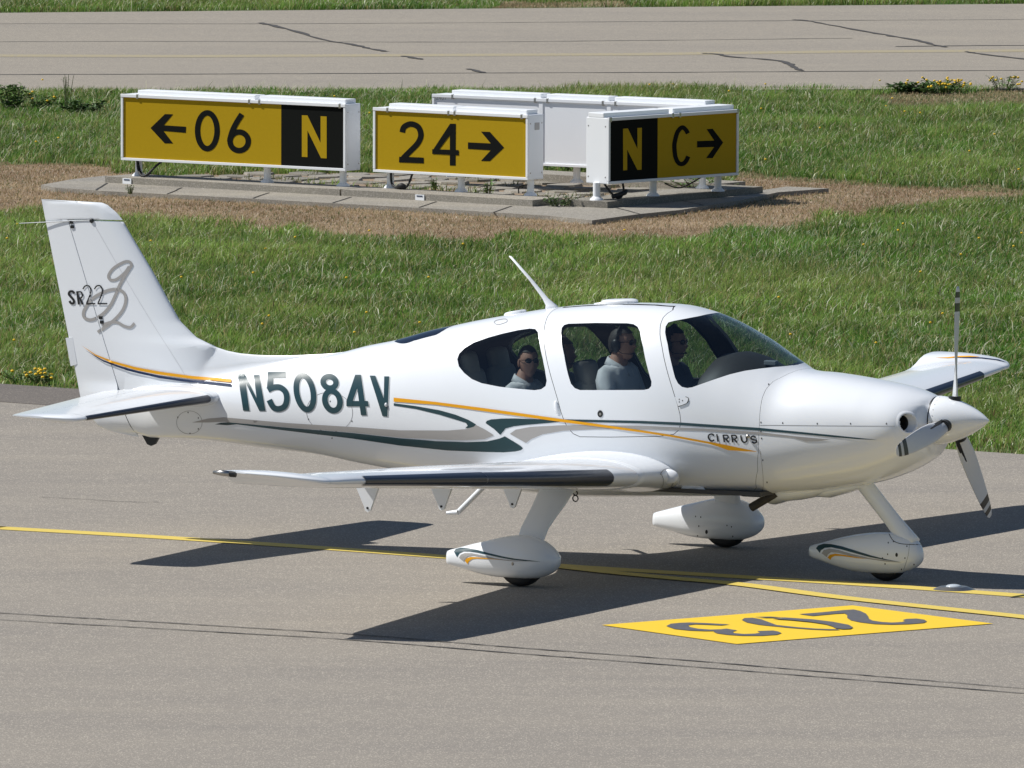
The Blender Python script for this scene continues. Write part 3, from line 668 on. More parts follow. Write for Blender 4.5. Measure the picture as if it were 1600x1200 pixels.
# dorsal fairing: concave fillet between fin and fuselage
DT = sorted((onY(*q).x, onY(*q).z) for q in [(282, 502), (295, 516), (307, 527), (320, 535), (337, 542), (355, 548), (375, 552), (400, 554.3), (425, 555.3), (450, 555.3), (475, 554.5), (500, 553.2), (520, 552), (545, 548.5)])
rings = []; NB = 22
for x in np.linspace(-4.235, DT[-1][0], 90):
    zt = float(np.interp(x, [d_[0] for d_ in DT], [d_[1] for d_ in DT])) if x > DT[0][0] else 9; zt0, zb0, w0, zm0, nu0, nl0 = sect(x); zcr = zt0
    fr = min(1, max(0, (x+3.3)/.9)); fr = fr*fr*(3-2*fr); th = math.radians(48+40*fr)
    yh = w0*math.cos(th)**(2/nu0); zh = zm0+(zt0-zm0)*math.sin(th)**(2/nu0)-.004*(1-fr); half = []
    sB = min(1, max(0, (x-(LEB.x-.5))/.5)); sB = sB*sB*(3-2*sB); zt_e = min(zt, zcr+.9)
    def yw(z):
        yr = min(.092*math.sqrt(max(0, zt_e-z)), .058); yf = finhalf(x, z)+.0012
        return max(yf, yf*(1-sB)+yr*sB)
    z1 = min(zt-.0005, zcr+.25); z0 = min(zcr+.07, z1-.45*(z1-zcr)) if z1 > zcr else z1
    for k in range(9):
        t_ = k/8; z = z1+(z0-z1)*t_**1.5 if zt < zcr+.25 else z1+(z0-z1)*t_; half.append((max(.0006, yw(z)), z))
    p0 = half[-1]; pc = (p0[0]+.002, zcr*(1-fr)+fr*(p0[1]*.5+zh*.5)-.012*(1-fr))
    for k in range(1, NB+1):
        t_ = k/NB; half.append(((1-t_)**2*p0[0]+2*t_*(1-t_)*pc[0]+t_*t_*yh, (1-t_)**2*p0[1]+2*t_*(1-t_)*pc[1]+t_*t_*zh))
    rings.append([(x, -y, z) for y, z in half[::-1]]+[(x, y, z) for y, z in half])
vs, fs = ringloft(rings, False, False); dors = pyd('dorsal_fairing', vs, fs, PAINT, fin, True, True); dors.data.set_sharp_from_angle(angle=math.radians(60))
# rudder with horn balance over the fin and a rounded foot that closes the tail cone
top_px = [(65, 312), (110, 311), (150, 313), (168, 320), (183, 333), (192, 344)]
TP = [(onY(*q).x, onY(*q).z) for q in top_px]
foot_px = [(127, 640), (142, 653), (153, 665), (170, 673), (198, 679.5), (217, 683)]
FP = [(onY(*q).x, onY(*q).z) for q in foot_px]
def ruhalf(x, z):
    y = finhalf(x, z) if z > 1.15 else 0
    if z <= 1.25:
        c = max(.02, hinge(z)-trail(z)); k = min(1, max(0, (x-trail(z))/c)); zz = min(1, max(0, (1.35-z)/.3)); wf = interp(WT, max(-4.2, hinge(z)))
        t_ = min(1, abs(z-1.0)/.19); wf *= (1-t_**2.2)**.45 if t_ < 1 else 0
        y = max(finhalf(x, max(z, 1.2))*(1 if z > 1.1 else max(.2, 1-(1.1-z)/.25)), wf*k**.75)
        zb = float(np.interp(x, [p_[0] for p_ in FP], [p_[1] for p_ in FP])); 
        if z-zb < .10: y *= math.sqrt(max(0.02, 1-(1-max(0, (z-zb))/.10)**2))
    zt_ = float(np.interp(x, [p_[0] for p_ in TP], [p_[1] for p_ in TP]))
    if zt_-z < .035: y *= math.sqrt(max(0.01, 1-(1-max(0, zt_-z)/.035)**2))
    return y
rings = []
zl = [FP[-1][1]+.001]+list(np.linspace(FP[-1][1]+.008, FP[0][1], 12))+list(np.linspace(FP[0][1]+.03, Ztop-.02, 34))
for z in zl:
    x1 = hinge(z)-.0035; x0 = trail(z) if z > FP[0][1] else float(np.interp(z, [p_[1] for p_ in FP[::-1]], [p_[0] for p_ in FP[::-1]]))
    xs_ = np.linspace(min(x0, x1-.004), x1, 18); up_ = [(x, -ruhalf(x, z), z) for x in xs_]; rings.append(up_+[(x, -y, zz) for x, y, zz in up_[::-1]])
vs, fs = ringloft(rings); rud = pyd('rudder', vs, fs, PAINT, plane, True, True); rud.data.set_sharp_from_angle(angle=math.radians(55))
rings = []
for z in list(np.linspace(Ztop-.018, Ztop+.03, 5))+list(np.linspace(Ztop+.04, max(p_[1] for p_ in TP)-.001, 14)):
    xr = float(np.interp(z, [p_[1] for p_ in TP[::-1]], [p_[0] for p_ in TP[::-1]])) if z > Ztop else lereal(z)
    if z < Ztop-.001: xr = hinge(z)-.0035
    xs_ = [trail(z)+(xr-trail(z))*(.3*i_/30+.7*math.sin(math.pi/2*i_/30)) for i_ in range(31)]
    def hy(x):
        y = finhalf(x, min(z, Ztop-.01)) if x < lereal(Ztop-.01) else .01; d = max(0, xr-x)
        if z >= Ztop and d < .2: y = min(y if y > .02 else .03, .040)*math.sqrt(max(0, 1-(1-d/.2)**2))+.001
        zt_ = float(np.interp(x, [p_[0] for p_ in TP], [p_[1] for p_ in TP]))
        if zt_-z < .04: y *= math.sqrt(max(.01, 1-(1-max(0, zt_-z)/.04)**2))
        return y
    up_ = [(x, -hy(x), z) for x in xs_]; rings.append(up_+[(x, -y, zz) for x, y, zz in up_[::-1]])
vs, fs = ringloft(rings); horn = pyd('rudder_horn', vs, fs, PAINT, rud, True, True); horn.data.set_sharp_from_angle(angle=math.radians(55))
# tailplane
rl = onY(340, 625, -.15)
HS = [(.08, rl.x+.02, -4.36, 1.125, 1.14, .12), (.16, rl.x, -4.34, 1.122, 1.135, .12), (1.80, -3.575, -4.17, 1.085, 1.095, .10), (1.84, -3.575, -4.165, 1.083, 1.094, .10), (1.90, -3.60, -4.145, 1.083, 1.094, .10), (1.94, -3.68, -4.125, 1.087, 1.095, .07), (1.962, -3.83, -4.115, 1.092, 1.097, .04)]
def hat(y): return (y,)+tuple(float(np.interp(y, [q[0] for q in HS], [q[k] for q in HS])) for k in range(1, 6))
def hpart(name, ys, u0, u1, mat, parent, s, n=16, g_=0., close=True):
    rings = [[mir(p_, s) for p_ in wsec(hat(y), u0, u1, g_, n, 0.)] for y in ys]; vs, fs = ringloft(rings, close, close)
    o = pyd(name, vs, fs, mat, parent, True, close); o.data.set_sharp_from_angle(angle=math.radians(50)); return o
for s in (1, -1):
    tp = hpart('tailplane', [.08, .3, .8, 1.3, 1.80], 0, .62, PAINT, plane, s)
    el = hpart('elevator', [.20, .8, 1.3, 1.80], .63, 1., PAINT, tp, s, 10); hpart('elevator_tip', [1.803, 1.84, 1.87, 1.9, 1.92, 1.94, 1.952, 1.962], 0, 1., PAINT, el, s)
    hpart('deice_panel', [.24, .8, 1.3, 1.795], 0, .030, DEICE, tp, s, 8, .003, False)
    rings = []
    for k in range(6):
        q = k/5; y = .10+.13*q; S = hat(max(y, .16)); fl = (1-q)**1.5; ring = []
        for u, sd_ in foil(0, .72, 20):
            xl2, xt2 = S[1]+.025+.01*fl, S[2]; c = xl2-xt2; ring.append(mir((xl2-u*c, y, S[3]+(S[4]-S[3])*u+sd_*(naca(u, S[5])*c*(1.06+.28*fl)+.004)), s))
        rings.append(ring)
    vs, fs = ringloft(rings); pyd('tailplane_fillet', vs, fs, PAINT, tp, True, True)
# rudder trim tab, hinges, whisker antenna, tail tie-down
bm = bmesh.new(); a_ = onY(103, 528); b2_ = onY(111, 572); c_ = onY(121, 569); d_ = onY(114, 527)
for y in (-.006, .006):
    pass
vv = [bm.verts.new((p_.x, y, p_.z)) for y in (-.007, .007) for p_ in (a_, b2_, c_, d_)]
for f in ((0, 1, 2, 3), (7, 6, 5, 4), (0, 4, 5, 1), (1, 5, 6, 2), (2, 6, 7, 3), (3, 7, 4, 0)): bm.faces.new([vv[i] for i in f])
cleanup(bm); frombm('trim_tab', bm, PAINT, rud)
for q in ((111, 351), (158, 500)):
    for dz in (-.017, .017):
        p_ = onY(*q, -.045); bm = bmesh.new(); y_ = finhalf(p_.x, p_.z); bmbox(bm, (p_.x+dz*-.25, -y_-.001, p_.z+dz), (.03, .012, .022)); frombm('rudder_hinge', bm, BLACK, fin)
bm = bmesh.new(); p_ = onY(145, 344, -.042); e_ = onY(30, 349, -.004); bmtube(bm, [p_, p_.lerp(e_, .5), e_], [.005, .004, .003], 6); bmtube(bm, [Vector((p_.x, -p_.y, p_.z)), Vector((e_.x, -e_.y, e_.z))], [.004, .003], 6); wk = frombm('whisker_antenna', bm, GREYBLADE, fin)
bm = bmesh.new(); bmball(bm, onY(143, 345, -.045), (.018, .008, .018), 10, 8); frombm('antenna_base', bm, BLACK, wk)
bm = bmesh.new(); T = [onY(*q) for q in ((222, 684), (252, 684.5), (243, 694), (237, 696.5), (231, 694))]
f1 = [bm.verts.new((p_.x, -.012, p_.z+(.03 if i < 2 else 0))) for i, p_ in enumerate(T)]; f2 = [bm.verts.new((p_.x, .012, p_.z+(.03 if i < 2 else 0))) for i, p_ in enumerate(T)]; bm.faces.new(f1); bm.faces.new(f2[::-1])
for k in range(5): bm.faces.new((f1[k], f2[k], f2[(k+1) % 5], f1[(k+1) % 5]))
cleanup(bm); frombm('tail_tie_down', bm, BLACK, plane)

# --- spinner and propeller
tipP = onY(1545.5, 657.5); bk0 = onY(1456, 619.5); XB = XF+.012; ZS = (onY(1455, 618.5).z+onY(1466, 695.5).z)/2+.004; RS = (onY(1455, 618.5).z-onY(1466, 695.5).z)/2
Ls = tipP.x-XB; rings = []
for k in range(26):
    q = k/25; q2 = 1-(1-q)**1.3; r = RS*math.sqrt(max(0, 1-q2**1.55)) if q < 1 else .001; r = RS*(1-q2**1.62)**.83 if q < 1 else .0015
    zz = ZS+(tipP.z-ZS)*q2*0+(0); rings.append([(XB+Ls*q2, r*math.cos(2*math.pi*j/48), ZS+(tipP.z-ZS)*q2+r*math.sin(2*math.pi*j/48)) for j in range(48)])
vs, fs = ringloft(rings); spn = pyd('spinner', vs, fs, PAINT, plane, True, True); spn.data.set_sharp_from_angle(angle=math.radians(60))
bm = bmesh.new(); bmesh.ops.create_cone(bm, cap_ends=True, segments=48, radius1=RS*.97, radius2=RS*.97, depth=.02, matrix=Matrix.Translation((XB-.0105, 0, ZS))@Matrix.Rotation(math.pi/2, 4, 'Y')); frombm('spinner_backplate', bm, BLACK, spn)
for k in range(24):
    a_ = 2*math.pi*k/24; bm = bmesh.new(); r = RS*.985; bmball(bm, (XB+.028, r*math.cos(a_), ZS+r*math.sin(a_)), (.004, .004, .004), 6, 4)
    if k == 0: rv = frombm('spinner_screw', bm, STEEL, spn); 
    else: bm.free(); o = rv.copy(); COL.objects.link(o); o.parent = spn; o.matrix_local = Matrix.Translation((0, 0, ZS))@Matrix.Rotation(-a_, 4, 'X')@Matrix.Translation((0, 0, -ZS))
XP = XB+.125
def blade():
    rings = []; st = [(.10, .075, .062, 62), (.16, .085, .05, 58), (.24, .115, .034, 50), (.36, .140, .024, 40), (.5, .148, .018, 31), (.65, .142, .0135, 25), (.8, .125, .010, 21), (.9, .103, .008, 18), (.96, .075, .006, 17), (.985, .035, .004, 17)]
    for r, c, t, ang in st:
        a_ = math.radians(ang-13); ring = []
        for k in range(20):
            th = 2*math.pi*k/20; u = math.cos(th)*c/2; v = math.sin(th)*t/2*(1 if math.sin(th) > 0 else .5)
            # chord direction: mostly tangential (y), twisted towards x
            ring.append((u*math.sin(a_)+v*math.cos(a_), -u*math.cos(a_)+v*math.sin(a_), r))
        rings.append(ring)
    return ringloft(rings)
BL = newmat('propeller_blade_paint'); _m, _nt, _b = BL
_tc = _nt.nodes.new('ShaderNodeTexCoord'); _sx = _nt.nodes.new('ShaderNodeSeparateXYZ'); _nt.links.new(_tc.outputs['Object'], _sx.inputs[0])
_r = _nt.nodes.new('ShaderNodeValToRGB'); _r.color_ramp.interpolation = 'CONSTANT'; _nt.links.new(_sx.outputs[2], _r.inputs[0])
_els = [(0, (.02, .02, .02)), (.14, (.60, .62, .65)), (.80, (.015, .015, .015)), (.86, (.55, .55, .55)), (.90, (.015, .015, .015)), (.945, (.66, .67, .68))]
while len(_r.color_ramp.elements) < len(_els): _r.color_ramp.elements.new(.5)
for el_, (ps, cl) in zip(_r.color_ramp.elements, _els): el_.position = ps; el_.color = (*cl, 1)
_nt.links.new(_r.outputs[0], _b.inputs['Base Color']); _b.inputs['Roughness'].default_value = .35
bvs, bfs = blade(); bl0 = None
prop = empty('propeller', (XP, 0, ZS)); prop.parent = plane
for ang in (3, 140, 261):
    if bl0 is None: o = pyd('blade', bvs, bfs, _m, prop, True, True); bl0 = o
    else: o = bl0.copy(); COL.objects.link(o); o.parent = prop
    o.rotation_euler = (-math.radians(ang), 0, 0)
    bm = bmesh.new(); bmesh.ops.create_cone(bm, cap_ends=True, segments=20, radius1=.052, radius2=.046, depth=.11, matrix=Matrix.Translation((0, 0, .125))); frombm('blade_cuff', bm, BLACK, o, True, math.radians(40))
    bm = bmesh.new(); bmbox(bm, (.018, .034, .27), (.012, .030, .24), Matrix.Rotation(math.radians(50), 4, 'Z'), .004); frombm('blade_boot', bm, BLACK, o)

# --- belly items
cb = [(1187, 776), (1200, 790), (1235, 785), (1258, 778), (1300, 769)]
C0 = [onY(*q, -.15) for q in cb]; rings = []
for x, zb, w in ((1.20, C0[0].z+.0, .20), (1.235, C0[1].z+.012, .24), (1.27, C0[1].z, .25), (1.36, C0[2].z-.003, .245), (1.47, C0[2].z+.01, .23), (1.6, C0[3].z+.0, .19), (1.78, C0[4].z+.01, .12), (1.9, .685, .05)):
    zt = interp(belly, x)+.06; ring = []
    for k in range(26):
        a_ = 2*math.pi*k/26; ca, sa = math.cos(a_), math.sin(a_); zmid = zt-.03; ring.append((x, w*math.copysign(abs(ca)**.8, ca), zmid+(.03 if sa > 0 else zmid-zb)*math.copysign(abs(sa)**.8, sa)))
    rings.append(ring)
vs, fs = ringloft(rings); pyd('cowl_outlet_fairing', vs, fs, PAINT, cowl, True, True)
bm = bmesh.new(); bmbox(bm, (1.12, 0, interp(belly, 1.12)-.002), (.15, .34, .008)); frombm('cowl_outlet', bm, BLACK, cowl)
bm = bmesh.new(); a_ = onY(1196, 780, -.22); b2_ = onY(1174, 793, -.22); bmtube(bm, [a_+(a_-b2_)*.8, a_, b2_], .032, 16, False); bmtube(bm, [b2_-(b2_-a_)*.01, a_], .027, 16, True); frombm('exhaust_pipe', bm, SOOT, plane, True)
a_ = onY(1331, 764, -.22); rings = []
for x, w, h_ in ((1.50, .05, .012), (1.56, .09, .03), (1.7, .12, .045), (1.85, .12, .03), (2.0, .08, .008)):
    zz = interp(belly, x); rings.append([(x, w*math.cos(2*math.pi*k/18), zz-h_*.2+(h_*1.2)*math.sin(2*math.pi*k/18)) for k in range(18)])
vs, fs = ringloft(rings); pyd('gear_fairing', vs, fs, PAINT, cowl, True, True)
for s in (1, -1):                                     # small air scoop low on the side
    h, n_ = hit(1085, 761); bm = bmesh.new(); vv = []
    P = [(-.10, -.012), (.09, -.018), (.06, .012), (-.02, .025), (-.10, .02)]
    for dn in (0, .035):
        for x, z in P: q = h+Vector((x, 0, z)); q += n_*(dn if x < .05 else dn*.3)-n_*.004*(dn == 0); vv.append(bm.verts.new((q.x, q.y*s, q.z)))
    bm.faces.new(vv[:5]); bm.faces.new(vv[5:][::-1])
    for k in range(5): bm.faces.new((vv[k], vv[5+k], vv[5+(k+1) % 5], vv[(k+1) % 5]))
    cleanup(bm); frombm('air_scoop', bm, PAINT, plane)
# --- roof items
bm = bmesh.new(); a_ = onY(862, 480); tp_ = onY(797, 400); md = onY(852, 466); rings = []
for c_, lx, ty in ((a_-Vector((0, 0, .02)), .055, .026), (a_+Vector((0, 0, .012)), .050, .022), (md, .026, .012), (onY(830, 438), .018, .008), (tp_, .012, .005)):
    rings.append([c_+Vector((lx*math.cos(2*math.pi*k/14), ty*math.sin(2*math.pi*k/14), 0)) for k in range(14)])
vs, fs = ringloft(rings); bm.free(); pyd('blade_antenna', vs, fs, PAINT, plane, True, True)
for (q, lx, ty, hh) in (((805, 488), .09, .055, .022), ((968, 473), .15, .085, .03), ((958, 474), .16, .012, .008)):
    p_ = onY(*q); zc0 = interp(crown, p_.x); sl = (interp(crown, p_.x+.05)-interp(crown, p_.x-.05))/.1; rings = []
    for dz, k_ in ((-.015, 1.0), (hh*.45, 1.), (hh*.85, .9), (hh, .7), (hh*1.04, .2)): rings.append([(p_.x+lx*k_*math.cos(2*math.pi*k/28), ty*k_*math.sin(2*math.pi*k/28), zc0+dz+sl*lx*k_*math.cos(2*math.pi*k/28)) for k in range(28)])
    vs, fs = ringloft(rings); o = pyd('gps_antenna', vs, fs, PAINT, plane, True, True); o.data.set_sharp_from_angle(angle=math.radians(40))
# ------------------------------------------------------------------ paint scheme on the aeroplane
def bvh_objs(objs):
    V = []; Fc = []
    for o in objs:
        k = len(V); V += [v.co.copy() for v in o.data.vertices]; Fc += [[i+k for i in p_.vertices] for p_ in o.data.polygons]
    return BVHTree.FromPolygons(V, Fc)
BODY = BVHTree.FromPolygons(*(lambda A: A)(([v.co.copy() for v in fus.data.vertices]+[v.co.copy() for v in cowl.data.vertices], [list(p_.vertices) for p_ in fus.data.polygons]+[[i+len(fus.data.vertices) for i in p_.vertices] for p_ in cowl.data.polygons])))
TAIL = bvh_objs([rud, fin, dors])
PANTS = bvh_objs([o for o in plane.children if o.name.startswith(('wheel_pant', 'nose_wheel_pant'))])
def first_hit(px, py, trees):
    best = None
    for t_ in trees:
        r = t_.ray_cast(CAMB, rayb(px, py))
        if r[0] is not None and (best is None or r[3] < best[3]): best = r
    return best
def decal(name, polys, mat, parent, trees, off=.0022, grid=4.):
    """film cut to a 2-D outline and laid on the curved skin"""
    bm = flatmesh(polys, grid); bad = []
    for v in bm.verts:
        h = first_hit(v.co.x, v.co.y, trees)
        if h is None: bad.append(v); continue
        n = h[1] if h[1].dot(CAMB-h[0]) > 0 else -h[1]; v.co = h[0]+n*off
    if bad: bmesh.ops.delete(bm, geom=bad, context='VERTS')
    for f in bm.faces:
        f.normal_update()
        if f.normal.dot(CAMB) < 0: f.normal_flip()
    return frombm(name, bm, mat, parent, True)
def ell(cx, cy, rx, ry, n=30, sh=0., a0=0, a1=360):
    return [(cx+rx*math.cos(math.radians(a))+sh*ry*math.sin(math.radians(a)), cy+ry*math.sin(math.radians(a))) for a in np.linspace(a0, a1, n, endpoint=(a1-a0) != 360)]
def zr(pts, w, f, ox, oy, closed=False): 
    return ribbon(zc(pts, f, ox, oy), [v/f for v in w] if isinstance(w, (list, tuple)) else w/f, closed)
B_ = [HULL]
Z2 = (4, 350, 450)
reg = []
reg.append(('N', [zc([(83, 519), (120, 519), (205, 690), (188, 546), (222, 546), (260, 768), (222, 768), (136, 592), (160, 768), (121, 766)], *Z2)]))
five = [(385, 543), (306, 545)]
reg.append(('5', zr([(386, 543), (293, 545), (288, 632)], 36, *Z2)))
reg.append(('5', zr(catmull([(276, 638), (310, 622), (352, 622), (385, 650), (394, 695), (380, 738), (345, 755), (310, 745), (284, 700)], 6), 35, *Z2)))
reg.append(('0', zr(ell(507, 653, 52, 106, 40, .14), 34, *Z2, True)))
reg.append(('8', zr(ell(661, 590, 40, 36, 30, .1), 34, *Z2, True)))
reg.append(('8', zr(ell(679, 705, 47, 61, 34, .12), 35, *Z2, True)))
reg.append(('4', [zc([(822, 543), (857, 543), (893, 795), (858, 795)], *Z2)]))
reg.append(('4', [zc([(822, 543), (836, 560), (836, 620), (806, 705), (806, 738), (767, 738), (767, 705)], *Z2)]))
reg.append(('4', [zc([(766, 706), (900, 706), (907, 740), (770, 740)], *Z2)]))
reg.append(('V', [zc([(912, 548), (947, 549), (1000, 690), (1003, 553), (1034, 553), (1022, 804), (992, 800)], *Z2)]))
for k, (ch, polys) in enumerate(reg):
    decal('registration_shadow', [[(x+1.2, y+.8) for x, y in p_] for p_ in polys], SHADOWV, fus, B_, .0016+.0001*k)
    decal('registration_letter', polys, GREEN, fus, B_, .0032+.0003*(k % 4))
ST = lambda name, pts, mat, off=.0022, trees=None: decal(name, [pts], mat, fus, trees or B_, off, 5.)
ST('orange_stripe', [(615.5, 621.3), (680, 627.8), (750, 636.8), (820, 646.5), (880, 655), (960, 666), (1000, 671.8), (1047, 679), (1107, 690), (1131, 694.3), (1184, 705.6), (1165, 705), (1138, 703.2), (1122, 697.5), (1107, 693), (1047, 682.3), (1000, 675.2), (960, 670), (880, 659.6), (820, 651.2), (750, 641.6), (680, 632.3), (615.5, 627.7)], ORANGE, .0042)
ST('green_swoosh', [(615.5, 630), (650, 634.5), (687, 641), (712, 648), (732, 656), (744, 663), (741, 666.5), (735, 668.3), (727, 669.3), (731, 665), (728, 660.5), (712, 655.5), (687, 648), (650, 639), (615.5, 633.8)], GREEN)
ST('grey_band', [(300, 660), (325, 654), (350, 652), (450, 661), (550, 667), (625, 672.3), (700, 672.6), (727, 670.5), (740, 667), (744, 664), (758, 671), (772, 680), (757, 686), (730, 687.5), (700, 687), (625, 683.5), (550, 675.5), (450, 667.5), (350, 659), (325, 660)], GREYV)
ST('green_band', [(336, 663), (345, 660.5), (356, 659.8), (450, 668.3), (550, 676.5), (625, 684.8), (680, 689), (730, 690.7), (762, 689.5), (780, 685.5), (789, 681.8), (803, 690), (814, 697), (817.5, 700.7), (814, 703.5), (805, 705.4), (787, 706.7), (755, 706), (700, 703.8), (625, 696), (550, 685), (450, 673), (370, 663), (355, 664.3)], GREEN)
ST('green_swoosh', [(759, 661), (761, 657.5), (768, 655.3), (785, 654), (805, 653.8), (840, 655.2), (884, 655.2), (1000, 657.5), (1062, 660), (1186, 668.4), (1300, 679.8), (1340, 684), (1371, 687.3), (1340, 686.2), (1300, 682.8), (1250, 678), (1186, 672.8), (1062, 664.4), (1000, 661.6), (884, 658.4), (845, 662), (820, 664), (803, 666), (790, 669.5), (782, 679.5), (772, 670)], GREEN)
ST('grey_band', [(797, 677.8), (806, 671.5), (830, 667), (880, 664.5), (1000, 665), (1100, 669.5), (1187, 675), (1245, 682), (1298, 687), (1278, 689.2), (1259, 689.6), (1240, 684), (1187, 679), (1100, 673.5), (1000, 670.5), (930, 670.5), (880, 673), (848, 678.5), (830, 686), (822, 692)], GREYV)
TT = [TAIL, HULL]
decal('orange_stripe', [[(128, 539.5), (150, 553.6), (175, 563.5), (212.5, 573.5), (250, 580.5), (300, 587.5), (362, 593.8), (362, 598.3), (300, 592.2), (250, 585.3), (212.5, 577.8), (175, 566.8), (150, 555.6)]], ORANGE, fin, TT, .008)
decal('navy_stripe', [[(135, 547.5), (162.5, 562.6), (200, 575.7), (250, 587.3), (300, 594.7), (362, 600.5), (362, 604), (300, 598.2), (250, 591), (200, 579), (162.5, 565)]], NAVY, fin, TT, .008)
Z8 = (4, 0, 320)
decal('fin_script', zr(catmull([(826, 385), (812, 358), (775, 358), (712, 395), (680, 440), (690, 468), (728, 466), (780, 425), (808, 385)], 8), [16, 20, 22, 24, 22, 22, 22, 22, 16]*1 if False else 17, *Z8), GREYV, fin, TT, .0030)
decal('fin_script', zr(catmull([(822, 380), (790, 430), (750, 500), (725, 560), (690, 630), (640, 685), (575, 718), (530, 705), (527, 660), (575, 590), (650, 545), (720, 528), (770, 545), (788, 590), (772, 650), (735, 700), (690, 740), (650, 770), (612, 796)], 8), 19, *Z8), GREYV, fin, TT, .0034)
decal('fin_script', zr(catmull([(640, 752), (690, 735), (735, 735), (775, 757), (815, 765), (842, 740)], 8), 17, *Z8), GREYV, fin, TT, .0038)
for k, (pts, w) in enumerate(((catmull([(467, 553), (455, 541), (438, 543), (433, 560), (450, 580), (463, 598), (460, 615), (445, 614), (437, 600)], 5), 14), ([(484, 540), (495, 623)], 13), (catmull([(488, 545), (508, 545), (517, 562), (511, 580), (492, 582)], 5), 9), ([(503, 584), (518, 623)], 11),
              (catmull([(520, 527), (535, 507), (558, 508), (570, 535), (562, 570), (545, 610)], 6)+[(543, 619)], 8), ([(541, 618), (598, 618)], 9), (catmull([(592, 527), (607, 507), (630, 508), (642, 535), (634, 570), (617, 610)], 6)+[(615, 619)], 8), ([(613, 618), (673, 618)], 9))):
    decal('fin_lettering', zr(pts, w, *Z8), BLACK, fin, TT, .0046+.0003*(k % 4))
Z4 = (4.287, 1000, 440)
for k, (pts, w) in enumerate(((catmull([(497, 1030), (480, 1021), (463, 1028), (459, 1045), (470, 1062), (484, 1067), (498, 1060)], 5), 10), ([(515, 1022), (524, 1072)], 10), ([(558, 1025), (566, 1076)], 10), (catmull([(556, 1029), (585, 1030), (592, 1043), (582, 1053), (562, 1053)], 5), 9), ([(577, 1054), (595, 1077)], 10),
              ([(614, 1026), (622, 1077)], 10), (catmull([(612, 1030), (640, 1031), (648, 1044), (638, 1054), (618, 1054)], 5), 9), ([(633, 1055), (651, 1078)], 10), (catmull([(676, 1030), (682, 1062), (697, 1076), (712, 1072), (716, 1058), (711, 1033)], 5), 10), (catmull([(776, 1044), (762, 1036), (748, 1040), (746, 1052), (762, 1059), (780, 1064), (779, 1077), (764, 1081), (750, 1072)], 5), 10))):
    decal('cowl_lettering', zr(pts, w, *Z4), BLACK, fus, B_, .0026+.0003*(k % 4))
# swooshes on the wheel pants
def pantdecal(f, ox, oy, sets):
    for pts, mat in sets: decal('pant_stripe', [zc(pts, f, ox, oy)], mat, plane, [PANTS], .0025, 6.)
pantdecal(4, 680, 680, (([(118, 728), (130, 712), (160, 705), (200, 706), (260, 717), (340, 738), (420, 757), (500, 772), (600, 783), (660, 790), (560, 787), (480, 778), (400, 764), (330, 748), (270, 735), (215, 727), (180, 727), (155, 737), (138, 762)], GREEN),
    ([(150, 765), (160, 748), (185, 737), (230, 738), (300, 752), (380, 770), (480, 782), (560, 790), (480, 787), (380, 777), (300, 762), (240, 752), (205, 757), (186, 775), (181, 790)], GREYV), ([(186, 785), (196, 770), (220, 761), (260, 762), (330, 769), (420, 778), (330, 774), (260, 771), (230, 775), (212, 788), (203, 805)], ORANGE)))
pantdecal(3.478, 1000, 700, (([(957, 545), (970, 530), (1000, 521), (1040, 523), (1100, 535), (1180, 560), (1260, 585), (1340, 605), (1415, 620), (1330, 608), (1250, 593), (1170, 572), (1090, 550), (1040, 540), (1005, 543), (985, 556), (978, 570)], GREEN),
    ([(988, 572), (1000, 555), (1030, 547), (1080, 555), (1160, 578), (1260, 600), (1350, 613), (1430, 623), (1340, 617), (1240, 603), (1150, 588), (1080, 570), (1040, 566), (1022, 578), (1016, 593)], GREYV), ([(1020, 595), (1032, 580), (1060, 574), (1110, 580), (1180, 593), (1230, 603), (1170, 597), (1100, 587), (1060, 586), (1042, 595), (1036, 608)], ORANGE)))
# panel lines, fasteners, access plates, latches
def line(pts, w=.7, mat=None, parent=None, trees=None, n=4, name='panel_line', off=.0014): decal(name, ribbon(catmull(pts, n), w), mat or LINE, parent or fus, trees or B_, off, 6.)
line([(1187, 664.5), (1240, 664.8), (1320, 665.5), (1398, 666)], .7, None, cowl)
line(ell(515, 644, 36, 31, 41, .05, 0, 360.01), .6); line(ell(296, 660, 20, 18, 31, 0, 0, 360.01), .5)
line([(148, 352), (190, 425), (235, 500), (270, 555), (302, 607)], .5, LINEP, fin, TT)
line([(772, 504), (776, 500.5), (790, 498.5), (792, 503), (778, 507.5), (772, 504)], .9, None, None, None, 3)
line([(1186, 779), (1192, 765), (1192, 740), (1188, 705)], .5, LINE, cowl)
def dot(px, py, r, mat, parent, trees, name='fastener'): return decal(name, [ell(px, py, r*.62, r, 10)], mat, parent, trees, .0016, 50)
for q in ((1189, 660), (1223, 661), (1277, 662), (1329, 662), (1385, 662), (1189, 674.5), (1190, 685), (1192, 719), (1198.5, 753.5), (1201, 600.5)): dot(*q, 1.5, LINED, cowl, B_)
for q in ((482, 655), (550, 658), (497, 678), (519, 684.5), (516, 627), (278, 652), (294, 644.5), (310, 653), (310, 670), (297, 677), (535, 632)): dot(*q, 1.3, LINED, fus, B_)
for q in ((1388, 848), (1387, 866), (1396, 846), (1379, 872), (1383, 881), (1417, 853.5), (1414, 872), (1428, 882), (1408.5, 889.5)): dot(*q, 1.4, LINED, npant, [PANTS])
dot(1401, 867, 3.3, LINED, npant, [PANTS]); dot(801, 881, 3, STEEL, plane, [PANTS]); dot(802, 881, 1.8, LINED, plane, [PANTS])
for q in ((1087, 807), (1092, 822), (1090, 837), (1095, 808), (1136, 821), (1143, 823), (1145, 838)): dot(*q, 1.3, LINED, plane, [PANTS])
dot(1104, 831, 3.4, LINED, plane, [PANTS])
